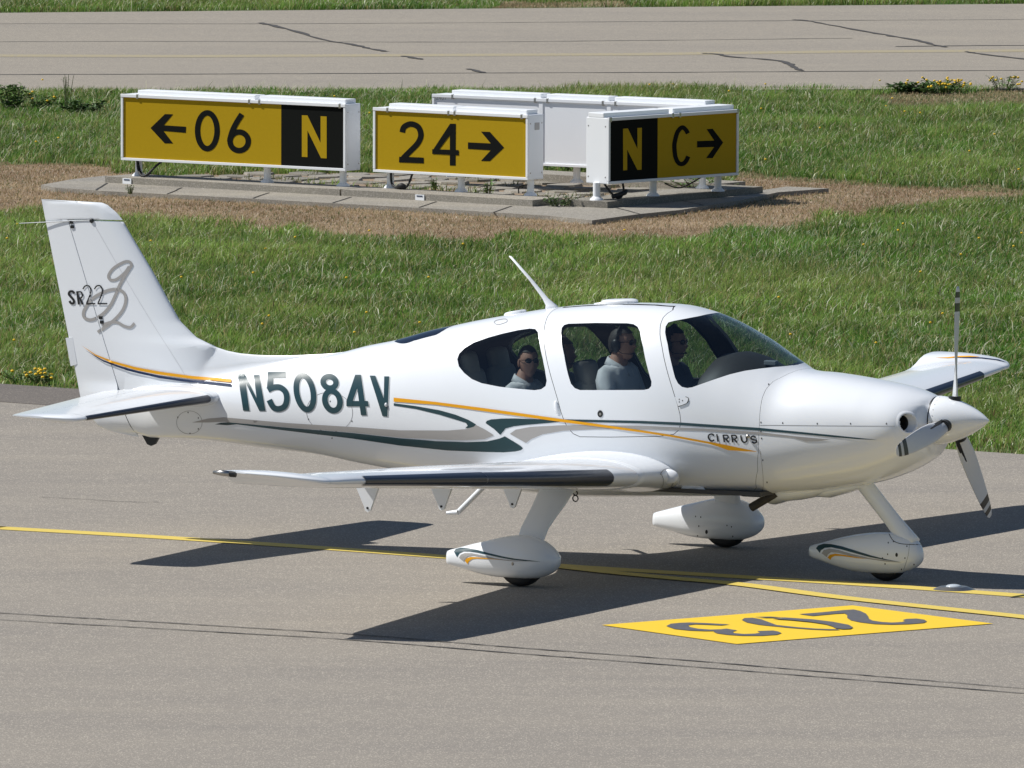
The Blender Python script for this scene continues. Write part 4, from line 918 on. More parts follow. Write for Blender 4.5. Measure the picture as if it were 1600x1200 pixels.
line([(1412, 890), (1419, 868), (1421, 850)], .5, LINE, npant, [PANTS])
line([(1389, 834), (1396, 845), (1410, 850), (1438, 851)], 1.0, LINED, npant, [PANTS])
drs = [o for o in plane.children if o.name.startswith('cabin_door')]; dr0 = min(drs, key=lambda o: sum(v.co.y for v in o.data.vertices)/len(o.data.vertices))
decal('door_lock', [ell(938, 646.5, 4.2, 5.4, 20)], BLACK, dr0, B_, .003); decal('lock_barrel', [ell(938, 647, 1.8, 2.3, 12)], STEEL, dr0, B_, .0038)
hp = [(1055, 620.5), (1072, 620.5), (1075.5, 622), (1075.5, 626), (1073, 630), (1066, 633), (1060, 634.5)]
decal('door_hinge', [hp], PAINT, dr0, B_, .007); line([(1071, 620), (1075.5, 622), (1075.5, 626), (1073, 630), (1066, 633), (1060, 635)], 1.1, LINED, dr0)
for q in ((1062, 624), (1062, 628), (1067, 626)): decal('fastener', [ell(*q, .8, 1.1, 8)], LINED, dr0, B_, .0085)
h, n_ = hit(870, 637); bm = bmesh.new(); bmball(bm, h+n_*.002, (.018, .012, .052), 14, 10, Matrix.Rotation(-.2, 4, 'Y')); frombm('door_handle', bm, PAINT, dr0, True)
h, n_ = hit(604, 632.5); bm = bmesh.new(); bmball(bm, h+n_*.006, (.012, .012, .016), 12, 8); frombm('static_port', bm, PAINT, fus, True)
h, n_ = hit(1169, 681.5); bm = bmesh.new(); bmtube(bm, [h-n_*.01, h+n_*.02], .012, 10); frombm('small_vent', bm, STEEL, fus, True)
WINGS = [o for o in bpy.data.objects if o.name.startswith(('wing_tip', 'wing_root_fairing'))]; WB = bvh_objs(WINGS)
ltip = [o for o in WINGS if o.name.startswith('wing_tip') and o.data.vertices[0].co.y > 0][0]; rfair = [o for o in WINGS if o.name.startswith('wing_root') and o.data.vertices[0].co.y < 0][0]
decal('orange_stripe', [[(1460, 559.3), (1480, 558.6), (1498, 556.6), (1515, 556.2), (1532, 557.8), (1512, 558.2), (1498, 558.6), (1482, 560)]], ORANGE, ltip, [WB], .003)
decal('navy_stripe', [[(1488, 558.8), (1510, 558.6), (1535, 559), (1560, 562.2), (1574, 567), (1555, 562.8), (1532, 560.3), (1505, 559.8)]], NAVY, ltip, [WB], .004)
decal('panel_line', ribbon(catmull([(1031, 742), (1036, 735), (1044, 733.5), (1051, 740), (1053, 749), (1049, 759), (1041, 763.5), (1034, 762)], 5), 1.0), LINE, rfair, [WB, HULL], .003)
line([(1033, 741), (1036, 748), (1036, 757), (1033, 762)], .8, LINE, rfair, [WB, HULL])
# rear roof window, dark strip on the crown behind the cabin
vs = []; fs = []; N1, N2 = 26, 14
for i_ in range(N1):
    q = i_/(N1-1); x = onY(626, 529).x+(onY(712, 508).x-onY(626, 529).x)*q; wmax = .21*math.sin(math.pi*min(1, .16+.84*q) if q < .5 else math.pi*.5)*(1 if q < .86 else math.sqrt(max(.05, 1-((q-.86)/.15)**2)))
    for j in range(N2):
        y = wmax*(2*j/(N2-1)-1); hh = HULL.ray_cast(Vector((x, y, 4)), Vector((0, 0, -1)))[0]; vs.append((x, y, hh.z+.003))
for i_ in range(N1-1):
    for j in range(N2-1): fs.append((i_*N2+j, (i_+1)*N2+j, (i_+1)*N2+j+1, i_*N2+j+1))
pyd('roof_window', vs, fs, plain('dark_glass', (.008, .012, .025), .06), plane, True, False)
# hinge gap and joint on the near wing stripe
# ------------------------------------------------------------------ cabin
zh_ = onY(1165, 549, 0).z; rings = []
for x, w, zt, zb in ((.66, .50, 1.36, 1.12), (.68, .52, 1.42, 1.05), (.74, .53, 1.475, 1.0), (.85, .53, zh_-.02, 1.0), (.98, .52, zh_, 1.0), (1.1, .49, zh_-.025, 1.0), (1.22, .43, zh_-.075, 1.0), (1.33, .33, zh_-.13, 1.0), (1.40, .20, zh_-.17, 1.0)):
    ring = []
    for k in range(33):
        a_ = math.pi*k/32; y = w*math.cos(a_); z = zb+(zt-zb)*math.sin(a_)**.55; ring.append((x, y, z))
    rings.append(ring)
vs, fs = ringloft(rings); pyd('glareshield', vs, fs, plain('black_leatherette', (.055, .052, .05), .55, 0, 0, .15, 20), plane, True, True)
bm = bmesh.new(); bmbox(bm, onY(1205, 567, -.12), (.10, .05, .035), None, .006); frombm('compass', bm, GREYBLADE, plane)
bm = bmesh.new(); bmbox(bm, (.15, 0, .635), (2.4, .95, .03)); frombm('cabin_floor', bm, TRIM, plane)
for s in (-1, 1):
    for zz, mt in ((1.215, BEIGE), (1.165, BEIGE)):
        bm = bmesh.new(); pts = []
        for x in np.linspace(-.95, .75, 16):
            zt, zb, w, zm, nu, nl = sect(x, .03); t_ = abs(zz-zm)/(zt-zm); pts.append(Vector((x, s*(w*(1-t_**nu)**(1/nu)-.008), zz+.055*0)))
        bmtube(bm, pts, .014, 8); frombm('door_trim', bm, mt, plane, True)
def seat(x, y, zbase, hh, mat, back=.22, wd=1.):
    root = empty('seat', (x, y, zbase)); root.parent = plane
    def rbox(name, c, sz, M, bev): 
        bm = bmesh.new(); bmbox(bm, c, sz, M, bev); return frombm(name, bm, mat, root, True)
    rbox('seat_cushion', (.05, 0, .17), (.48, .44*wd, .14), None, .05)
    rbox('backrest', (0, 0, .30), (.11, .42*wd, .58), Matrix.Translation((-.20, 0, .17))@Matrix.Rotation(-back, 4, 'Y'), .05)
    rbox('headrest', (0, 0, hh), (.10, .29*wd, .24), Matrix.Translation((-.20, 0, .17))@Matrix.Rotation(-back, 4, 'Y'), .045)
    return root
seat(.17, -.31, .66, .62, LEATHER); seat(.05, .31, .66, .60, LEATHER); PALE = plain('pale_leather', (.42, .39, .33), .6); seat(-.84, -.245, .70, .60, PALE, .25, .82); seat(-.84, .245, .70, .60, PALE, .25, .82)

# ------------------------------------------------------------------ people
def person(label, bx, by, bz, shirt, hair, glasses, headset, yaw=0., scale=1., lean=0., category='person'):
    M0 = plane.matrix_basis; wp = Matrix.Rotation(-PSI, 4, 'Z')@Vector((bx, by, bz))
    root = bpy.data.objects.new('person', None)
    V = []; E = []; R = []; 
    def add(p_, r, par=None):
        V.append(p_); R.append(r)
        if par is not None: E.append((par, len(V)-1))
        return len(V)-1
    pel = add((0, 0, 0), .135); bel = add((.01, 0, .17), .14, pel); ch = add((.0, 0, .34), .16, bel); nb = add((-.01, 0, .475), .112, ch); nk = add((.005, 0, .545), .062, nb); hd = add((.02, 0, .61), .066, nk)
    tips = []
    for s in (-1, 1):
        sh_ = add((-.015, s*.20, .425), .088, ch); el_ = add((.08, s*.25, .19), .058, sh_); wr = add((.30, s*.19, .12), .032, el_); pm = add((.37, s*.175, .118), .034, wr)
        for f_, (dy, L_) in enumerate(((-.03, .075), (-.01, .09), (.011, .085), (.03, .065))):
            a_ = add((.41, s*.175+dy, .112), .010, pm); b__ = add((.41+L_*.55, s*.175+dy*1.05, .098), .009, a_); add((.41+L_*.8, s*.175+dy, .070), .008, b__)
        a_ = add((.375, s*(.175-.05), .105), .011, pm); add((.41, s*(.175-.055), .09), .009, a_)
        hp_ = add((.06, s*.09, -.02), .095, pel); kn = add((.46, s*.12, .05), .068, hp_); an = add((.56, s*.11, -.22), .045, kn); add((.68, s*.11, -.25), .04, an)
    me = bpy.data.meshes.new('t'); me.from_pydata(V, E, []); t_ = bpy.data.objects.new('t', me); COL.objects.link(t_)
    md_ = t_.modifiers.new('s', 'SKIN'); sv = me.skin_vertices[0].data
    for i_, r in enumerate(R): sv[i_].radius = (r, r*(1.0)); 
    for i_ in (bel, ch): sv[i_].radius = (R[i_]*.80, R[i_]*1.12)
    sv[pel].use_root = True; md_.use_smooth_shade = True
    t_.modifiers.new('u', 'SUBSURF').levels = 1
    dg = bpy.context.evaluated_depsgraph_get(); ev = t_.evaluated_get(dg); mesh = bpy.data.meshes.new_from_object(ev); bpy.data.objects.remove(t_)
    bm = bmesh.new(); bm.from_mesh(mesh)
    # head
    Rm = Matrix.Translation((.034, 0, .648))@Matrix.Rotation(yaw, 4, 'Z')
    hb = bmesh.new(); bmesh.ops.create_uvsphere(hb, u_segments=40, v_segments=28, radius=1.)
    for v in hb.verts:
        x, y, z = v.co; X = x*.098; Y = y*.076; Z = z*.122
        if z < -.1:
            k = min(1, (-z-.1)/.9); Y *= 1-.32*k; X = X*(1-.18*k)+.022*k*(1 if x > -.2 else .3)
            if x < -.1: X += .035*k
        if x > .3:
            nz = math.exp(-((Z+.012)/.020)**2)*math.exp(-(Y/.012)**2); X += .026*nz*(1 if Z < .0 else .55)
            X -= .010*math.exp(-((Z-.018)/.012)**2)*math.exp(-((abs(Y)-.03)/.014)**2)
            X += .006*math.exp(-((Z-.036)/.012)**2)*math.exp(-(Y/.05)**2)
            X += .008*math.exp(-((Z+.052)/.008)**2)*math.exp(-(Y/.02)**2); X -= .006*math.exp(-((Z+.064)/.006)**2)*math.exp(-(Y/.02)**2)
            X += .012*math.exp(-((Z+.095)/.016)**2)*math.exp(-(Y/.025)**2)
        v.co = Rm@Vector((X, Y, Z))
    for s in (-1, 1): bmball(hb, (0, 0, 0), (1, 1, 1), 10, 8, Rm@Matrix.Translation((-.005, s*.078, -.008))@Matrix.Rotation(s*.3, 4, 'Z')@Matrix.Diagonal((.02, .008, .032, 1)))
    hm = bpy.data.meshes.new('t'); hb.to_mesh(hm); hb.free(); bm.from_mesh(hm)
    for f in bm.faces:
        c = f.calc_center_median(); f.smooth = True
        f.material_index = 0 if (c.z > .505+.35*max(0, -c.x-.0)-(.35*max(0, c.x-.02) if abs(c.y) < .06 else 0) or c.x > .34 and c.z > .06 and abs(c.y) > .09 and c.z < .16 and c.x > .32 and abs(c.y) > .1 and c.z > .065 and c.x < .52 and False) else 1
        if c.z < .09 and c.z < .03 or (c.z < .1 and abs(c.y) < .2 and c.x > .1 and not (.30 < c.x < .52 and c.z > .06)): f.material_index = 2
        if .315 < c.x < .53 and .05 < c.z < .16 and abs(c.y) > .115 and c.z > .09: f.material_index = 0
    me2 = bpy.data.meshes.new('person'); bm.to_mesh(me2); bm.free()
    root = link('person', me2, [SKIN, shirt, TROUSER]); tag(root, label, category, 'people in the aeroplane cabin')
    root.matrix_world = Matrix.Translation(wp)@Matrix.Rotation(-PSI, 4, 'Z')@Matrix.Rotation(lean, 4, 'Y')@Matrix.Scale(scale, 4)
    hb = bmesh.new(); bmesh.ops.create_uvsphere(hb, u_segments=36, v_segments=24, radius=1.); dl = []
    for v in hb.verts:
        x, y, z = v.co; q_ = min(1, max(0, (x+.45)/1.0)); lim = -.5+1.08*q_*q_*(3-2*q_)
        if z < lim: dl.append(v)
        v.co = Rm@Vector((x*.106-.004, y*.083, z*.129+.004+.003*math.sin(x*40)*math.sin(y*37)))
    bmesh.ops.delete(hb, geom=dl, context='VERTS'); frombm('hair', hb, hair, root, True)
    hb = bmesh.new()
    for s in (-1, 1):
        c_ = [Vector((-.062, s*.005, .555)), Vector((-.05, s*.055, .552)), Vector((-.01, s*.078, .535)), Vector((.04, s*.07, .505)), Vector((.085, s*.03, .462))]; n0 = len(hb.verts); vv = []
        for i_, p_ in enumerate(c_):
            o_ = Vector((p_.x, p_.y, 0)).normalized(); vv.append((hb.verts.new(p_), hb.verts.new(p_+o_*.028+Vector((0, 0, -.048))), hb.verts.new(p_+o_*.036+Vector((0, 0, -.05))), hb.verts.new(p_+o_*.010+Vector((0, 0, .004)))))
        for i_ in range(len(c_)-1):
            for j in range(4): hb.faces.new((vv[i_][j], vv[i_][(j+1) % 4], vv[i_+1][(j+1) % 4], vv[i_+1][j]))
        hb.faces.new(vv[0]); hb.faces.new(vv[-1][::-1])
    cleanup(hb)
    frombm('collar', hb, shirt, root, True)
    if glasses:
        hb = bmesh.new()
        for s in (-1, 1):
            bmball(hb, (0, 0, 0), (1, 1, 1), 14, 8, Rm@Matrix.Translation((.092, s*.031, .017))@Matrix.Rotation(s*.25, 4, 'Z')@Matrix.Diagonal((.007, .027, .021, 1)))
            bmtube(hb, [Rm@Vector((.09, s*.055, .022)), Rm@Vector((.05, s*.078, .02)), Rm@Vector((-.01, s*.083, .012))], .0028, 6)
        bmtube(hb, [Rm@Vector((.100, -.01, .02)), Rm@Vector((.100, .01, .02))], .003, 6); frombm('sunglasses', hb, LENS, root, True)
    if headset:
        hb = bmesh.new(); bmtube(hb, [Rm@Vector((-.008+.01*math.sin(a_), .094*math.cos(a_), .005+.138*math.sin(a_))) for a_ in np.linspace(0, math.pi, 20)], .009, 8); hs_ = frombm('headset', hb, DARK, root, True)
        for s in (-1, 1):
            hb = bmesh.new(); bmball(hb, (0, 0, 0), (1, 1, 1), 18, 12, Rm@Matrix.Translation((-.008, s*.094, -.008))@Matrix.Diagonal((.040, .024, .052, 1))); frombm('ear_cup', hb, BLACK, hs_, True)
        hb = bmesh.new(); bmtube(hb, [Rm@Vector((.0, -.10, -.035)), Rm@Vector((.05, -.10, -.062)), Rm@Vector((.10, -.055, -.068)), Rm@Vector((.115, -.02, -.062))], [.003, .003, .003, .008], 6); frombm('microphone_boom', hb, BLACK, hs_, True)
    return root
hp1 = onY(974, 537, -.31); person('man in white shirt with sunglasses and headset behind the door window', hp1.x-.03, -.335, hp1.z-.648, SHIRT, GHAIR, True, True)
hp2 = onY(1052, 537, .30); person('pilot in dark shirt silhouetted behind the windscreen', hp2.x-.03, .30, hp2.z-.648, DSHIRT, HAIR, True, True)
hp3 = onY(822, 566, -.30); person('dark haired passenger in pale top and sunglasses behind the oval rear window', hp3.x-.03, -.27, hp3.z-.648*.95, SHIRT, HAIR, True, False, -.75, .95)
hp4 = onY(882, 553, .30); person('partly hidden passenger wearing a dark headset in the rear left seat', hp4.x-.03, .27, hp4.z-.648*.97, DSHIRT, GHAIR, False, True, 0, .97)
# ------------------------------------------------------------------ taxiway signs
def inpoly(px, py, poly):
    px = np.asarray(px); py = np.asarray(py); r = np.zeros(px.shape, bool); n = len(poly)
    for k in range(n):
        x1, y1 = poly[k]; x2, y2 = poly[(k+1) % n]
        if y1 == y2: continue
        c = ((y1 > py) != (y2 > py)) & (px < (x2-x1)*(py-y1)/(y2-y1)+x1); r ^= c
    return r
PLZ = .085; SZ = .255
def sign(label, bl, br, topl, depth, legs, lids, screws=(), back=False):
    A = gw(*bl, SZ); Bp = gw(*br, SZ); d = Vector((Bp.x-A.x, Bp.y-A.y, 0)); Ln = d.length; d.normalize()
    dep = float((np.array(A)-CAM)@FW); H = (bl[1]-topl)/(FPX/dep)/math.cos(.07)
    root = empty('taxiway_sign', (A.x, A.y, 0), math.atan2(d.y, d.x)); tag(root, label, 'airport sign', 'taxiway signs beside the taxiway')
    inv = (Matrix.Translation((A.x, A.y, 0))@Matrix.Rotation(math.atan2(d.y, d.x), 4, 'Z')).inverted(); nb = Vector((-d.y, d.x, 0))
    def loc(px, py, off=0.):                     # point of the face plane
        r = ray(px, py); t_ = ((A-nb*off)-Vector(CAM)).dot(nb)/Vector(r).dot(nb); return inv@Vector(CAM+r*t_)
    bm = bmesh.new(); bmbox(bm, (Ln/2, depth/2, SZ+H/2), (Ln, depth, H), None, .008); frombm('cabinet', bm, PAINTM, root)
    F_ = .028
    for c, sz in (((Ln/2, -.004, SZ+F_/2), (Ln, .022, F_)), ((Ln/2, -.006, SZ+H-F_/2), (Ln, .03, F_*1.2)), ((F_/2, -.005, SZ+H/2), (F_, .024, H-2.3*F_)), ((Ln-F_/2, -.005, SZ+H/2), (F_, .024, H-2.3*F_))):
        bm = bmesh.new(); bmbox(bm, c, sz, None, .003); frombm('frame_bar', bm, PAINTM, root)
    for a_, b__ in lids:
        bm = bmesh.new(); bmbox(bm, (Ln*(a_+b__)/2, depth*.55, SZ+H+.022), (Ln*(b__-a_), depth*.72, .05), None, .006); frombm('lid', bm, PAINTM, root)
        for q in (a_+.015, b__-.01):
            bm = bmesh.new(); bmbox(bm, (Ln*q, -.012, SZ+H-.018), (.03, .02, .05), None, .004); frombm('lid_latch', bm, STEEL, root)
    for q in legs:
        bm = bmesh.new(); xq = Ln*q; yq = depth*.5; bmtube(bm, [(xq, yq, PLZ+.01), (xq, yq, SZ+.01)], .038, 16); 
        lg_ = frombm('leg', bm, PAINTM, root, True, math.radians(40)); bm = bmesh.new(); bmtube(bm, [(xq, yq, PLZ+.0), (xq, yq, PLZ+.012), (xq, yq, PLZ+.035)], [.072, .068, .042], 18); frombm('foot_flange', bm, PAINTM, lg_, True, math.radians(40))
    for xq in (0., Ln):                             # corner screws of the end plates
        for yy in (.03, depth-.03):
            for zz in (SZ+.07, SZ+H-.09):
                bm = bmesh.new(); bmball(bm, (xq, yy, zz), (.004, .009, .009), 8, 6); frombm('screw', bm, STEEL, root)
    def face(name, a_, b__, mat, off=.0):
        vs = [(a_, -.002-off, SZ+F_*.9), (b__, -.002-off, SZ+F_*.9), (b__, -.002-off, SZ+H-F_*1.1), (a_, -.002-off, SZ+H-F_*1.1)]
        vs += [(x, .004, z) for x, y, z in vs]
        pyd(name, vs, [(0, 1, 2, 3), (7, 6, 5, 4), (0, 4, 5, 1), (1, 5, 6, 2), (2, 6, 7, 3), (3, 7, 4, 0)], mat, root, False, True)
    def glyph(name, polys, mat, k=0):
        bm = flatmesh(polys); yo = -.0045-.0008*k
        for v in bm.verts: l = loc(v.co.x, v.co.y); v.co = Vector((l.x, yo, l.z))
        for f in bm.faces:
            f.normal_update()
            if f.normal.y > 0: f.normal_flip()
        frombm(name, bm, mat, root)
    def cable(pts, r=.009):
        bm = bmesh.new(); bmtube(bm, [Vector(p_) for p_ in catmull(pts, 6)], r, 7); frombm('cable', bm, DARK, root, True)
    return root, Ln, H, F_, loc, face, glyph, cable, depth
def R4(pts, w, f, ox, oy, cl=False): return ribbon(zc(pts, f, ox, oy), w/f, cl)
# left sign
S1 = sign('long yellow and black sign reading arrow 06 N, leftmost of the four signs', (190, 250), (541, 267.5), 147, .26, (.045, .62, .955), ((.06, .585), (.605, .985)))
root, Ln, H, F_, loc, face, glyph, cable, dp = S1; Z = (4, 170, 120); xb = loc(*zc([(1078, 360)], *Z)[0]).x
face('yellow_panel', F_*.8, xb, SIGNY); face('black_panel', xb+.001, Ln-F_*.8, SIGNK)
glyph('arrow', [zc([(262, 320), (352, 233), (403, 234), (345, 303), (484, 312), (482, 350), (343, 338), (403, 416), (350, 415)], *Z)], SIGNK)
glyph('digit', R4(ell(617, 337, 61, 112, 40, .0), 34, *Z, True), SIGNK); glyph('digit', R4(ell(816, 403, 57, 58, 34), 34, *Z, True), SIGNK)
glyph('digit', R4(catmull([(833, 233), (800, 285), (775, 335), (760, 385), (758, 405)], 5), 34, *Z), SIGNK, 1)
glyph('letter', [zc([(1208, 240), (1243, 241), (1325, 412), (1325, 246), (1363, 248), (1363, 510), (1328, 508), (1243, 335), (1243, 502), (1208, 500)], *Z)], SIGNY)
cable([(.16, .06, SZ), (.18, .05, .16), (.26, .0, .10), (.34, -.02, .11), (.42, .03, .20), (.47, .08, SZ)], .012); cable([(.14, .1, SZ), (.2, .06, .15), (.28, .03, .098), (.36, .03, .13)], .009)
# middle sign
S2 = sign('yellow sign reading 24 arrow standing on the plinth between the two black lettered signs', (584, 268.5), (826, 281.5), 168, .26, (.06, .52, .965), ((.08, .50), (.515, .97)))
root, Ln, H, F_, loc, face, glyph, cable, dp = S2; Z = (4.706, 560, 120); face('yellow_panel', F_*.8, Ln-F_*.8, SIGNY)
glyph('digit', R4(catmull([(324, 408), (338, 368), (388, 347), (442, 370), (461, 430), (438, 488), (384, 545), (340, 588)], 6)+[(322, 612)], 41, *Z), SIGNK); glyph('digit', [zc([(302, 588), (340, 588), (482, 594), (482, 636), (300, 629)], *Z)], SIGNK, 1)
glyph('digit', [zc([(674, 345), (718, 345), (716, 653), (674, 652)], *Z)], SIGNK); glyph('digit', [zc([(676, 345), (690, 345), (690, 410), (597, 533), (560, 560), (545, 545)], *Z)], SIGNK, 1); glyph('digit', [zc([(545, 532), (740, 539), (740, 577), (545, 567)], *Z)], SIGNK, 2)
glyph('arrow', [zc([(807, 482), (975, 490), (903, 403), (968, 405), (1073, 520), (968, 620), (903, 618), (975, 540), (807, 530)], *Z)], SIGNK)
bm = bmesh.new(); bmbox(bm, (Ln+.002, dp*.55, SZ+H*.82), (.004, .08, .075)); frombm('rating_plate', bm, GREYV, root)
cable([(.18, .06, SZ), (.2, .05, .14), (.3, .02, .10), (.42, .02, .12), (.46, .06, SZ)], .012); cable([(.3, .03, .1), (.36, 0, .125), (.4, .03, .1)], .03); cable([(Ln-.2, .1, PLZ+.02), (Ln-.18, .08, .17), (Ln-.08, .08, .2)], .007)
# right sign
S3 = sign('yellow and black sign reading N C arrow, at the right end of the paved triangle', (949, 288), (1152.5, 273.5), 184.5, .30, (.0, .43, .93), ((.0, .5), (.53, 1.0)))
root, Ln, H, F_, loc, face, glyph, cable, dp = S3; Z = (4, 840, 120); xb = loc(*zc([(749, 440)], *Z)[0]).x
face('black_panel', F_*.8, xb, SIGNK); face('yellow_panel', xb+.001, Ln-F_*.8, SIGNY)
glyph('letter', [zc([(532, 325), (562, 322), (622, 450), (622, 320), (650, 318), (648, 580), (622, 582), (558, 455), (558, 583), (533, 585)], *Z)], SIGNY)
glyph('letter', R4(catmull([(938, 354), (922, 328), (900, 317), (873, 345), (857, 400), (853, 440), (860, 500), (878, 537), (902, 545), (925, 528), (940, 497)], 5), 27, *Z), SIGNK)
glyph('arrow', [zc([(995, 402), (1102, 398), (1055, 328), (1092, 324), (1158, 410), (1092, 508), (1052, 508), (1102, 438), (995, 442)], *Z)], SIGNK)
cable([(.06, .1, SZ), (.1, .04, .16), (.2, .02, .10), (.3, .05, .16), (.34, .1, SZ)], .012); cable([(.12, .04, .12), (.25, .0, .15), (.3, .02, .17)], .025); cable([(Ln*.55, .2, .2), (Ln*.7, .25, .14), (Ln*.85, .2, SZ)], .008)
# rear sign, its blank back towards us
S4 = sign('white blank back of the long sign behind the other three signs', (676, 251), (1109, 271), 147, .26, (.05, .5, .95), ((.06, .385), (.405, .63), (.65, .975)), (), True)
root, Ln, H, F_, loc, face, glyph, cable, dp = S4; face('back_panel', F_*.8, Ln-F_*.8, PAINTM)
for q in (.395, .64):
    bm = bmesh.new(); bmbox(bm, (Ln*q, -.006, SZ+H/2), (.05, .012, H-.07), None, .002); frombm('cover_strip', bm, PAINTM, root)
Z = (4.706, 560, 120)
for k, pts in enumerate((([(572, 148), (582, 137), (592, 143), (574, 166)], [(572, 166), (592, 167)]), ([(604, 138), (596, 158), (610, 159)], [(606, 146), (606, 168)]), (ell(622, 154, 7, 14, 14), []), ([(634, 140), (648, 141), (638, 168)], []))):
    for j, q in enumerate(pts):
        if q: glyph('stencilled_number', R4(q, 3.2, *Z, k == 2), GREYV, j)

# plinths, slabs and loose paving between the signs
def edge(a_, b__): A = gw(*a_); B = gw(*b__); d = Vector((B.x-A.x, B.y-A.y, 0)); return A, B, d.normalized()
A, B, d = edge((164, 288), (832, 325.5)); nb = Vector((-d.y, d.x, 0)); Lp = (B-A).length; W_ = .52
root = empty('sign_plinth', A); tag(root, 'long pale concrete plinth carrying the 06 N and 24 signs', 'plinth')
for k, (q0, q1) in enumerate(((0, .555), (.559, 1.0))):
    P = [d*Lp*q0, d*Lp*q1, d*Lp*q1+nb*W_, d*Lp*q0+nb*W_]; slab('plinth_block', P, PLZ, -.1, CONC, root)
for q in ((216, 288.5), (688, 312.8)):
    l = gw(*q) - A; xq = l.dot(d); bm = bmesh.new(); bmbox(bm, (0, 0, 0), (.115, .012, .058), Matrix.Translation(d*xq-nb*.004+Vector((0, 0, .048)))@Matrix.Rotation(math.atan2(d.y, d.x), 4, 'Z')); pl = frombm('label_plate', bm, PAINTM, root)
    bm = bmesh.new(); bmbox(bm, (0, 0, 0), (.075, .004, .012), Matrix.Translation(d*xq-nb*.0115+Vector((0, 0, .062)))@Matrix.Rotation(math.atan2(d.y, d.x), 4, 'Z')); frombm('label_bar', bm, NAVY, pl)
A, B, d = edge((949, 328), (1192, 304)); nb = Vector((-d.y, d.x, 0)); root = empty('sign_plinth', A); tag(root, 'short concrete plinth carrying the N C sign', 'plinth')
slab('plinth_block', [Vector((0, 0, 0)), (B-A), (B-A)+nb*.55, nb*.55], PLZ, -.1, CONCS, root)
A, B, d = edge((700, 276), (1120, 300)); nb = Vector((-d.y, d.x, 0)); A = A-d*.2; root = empty('sign_plinth', A); tag(root, 'concrete plinth under the blank backed sign behind the paving', 'plinth')
slab('plinth_block', [Vector((0, 0, 0)), (B-A), (B-A)+nb*.5, nb*.5], PLZ, -.1, CONC, root)
pad_px = [(64, 291.5), (110, 283), (164, 277), (300, 283), (480, 292), (700, 306), (832, 314), (870, 314), (950, 316), (1195, 299), (1230, 294), (1295, 297), (1215, 303), (1160, 315), (1060, 331), (1000, 337), (925, 347), (860, 340), (700, 330), (500, 319), (300, 308), (160, 301), (86, 295.5)]
pad = slab('concrete_apron', [gw(*q) for q in pad_px], .018, -.2, CONC); tag(pad, kind='structure')
for a_, b__ in (((150, 300), (168, 289)), ((262, 306), (285, 296)), ((395, 313), (420, 304)), ((520, 320), (548, 311)), ((655, 327), (682, 318)), ((1000, 337), (960, 327)), ((1100, 324), (1060, 315)), ((770, 335), (800, 325))):
    ground_ribbon('apron_joint', [a_, b__], .022, TAR, pad, .0215, 4, .004)
tri_px = [(230, 279), (480, 286), (690, 297), (850, 310), (935, 312), (1110, 297), (1135, 290), (1080, 288), (900, 281), (700, 271), (560, 268), (330, 272)]
base = slab('paved_triangle', [gw(*q) for q in tri_px], -.012, -.2, DRYSOIL); tag(base, kind='structure')
stone_me = []
for k in range(6):
    bm = bmesh.new(); m = random.choice((5, 6, 6, 7)); angs = sorted(random.uniform(0, 6.28/m*.5)+6.28*i_/m for i_ in range(m)); vt = [bm.verts.new((.5*math.cos(a_)*random.uniform(.8, 1.05), .5*math.sin(a_)*random.uniform(.8, 1.05), 0)) for a_ in angs]
    f = bm.faces.new(vt); r = bmesh.ops.extrude_face_region(bm, geom=[f]); bmesh.ops.translate(bm, vec=(0, 0, .05), verts=[v for v in r['geom'] if isinstance(v, bmesh.types.BMVert)]); cleanup(bm); bmesh.ops.bevel(bm, geom=[e_ for e_ in bm.edges if all(v.co.z > .04 for v in e_.verts)], offset=.02, segments=1, affect='EDGES')
    me = bpy.data.meshes.new('paving_stone'); bm.to_mesh(me); bm.free(); me.materials.append(CONCS if k % 2 else CONC); stone_me.append(me)
TW = [gw(*q) for q in tri_px]; TW2 = [(p_.x, p_.y) for p_ in TW]; xs_ = [p_[0] for p_ in TW2]; ys_ = [p_[1] for p_ in TW2]
gx = np.arange(min(xs_), max(xs_), .47); gy = np.arange(min(ys_), max(ys_), .42); ns_ = 0
for j, y in enumerate(gy):
    for x in gx:
        xx, yy = x+(.23 if j % 2 else 0)+random.uniform(-.04, .04), y+random.uniform(-.04, .04)
        if ns_ < 290 and bool(inpoly(np.array([xx]), np.array([yy]), TW2)[0]):
            o = bpy.data.objects.new('paving_stone', random.choice(stone_me)); COL.objects.link(o); o.parent = base; o.location = (xx, yy, -.045+random.uniform(-.006, .01)); o.scale = (random.uniform(.44, .5), random.uniform(.40, .46), 1); o.rotation_euler = (random.gauss(0, .015), random.gauss(0, .015), random.uniform(-.4, .4)); ns_ += 1

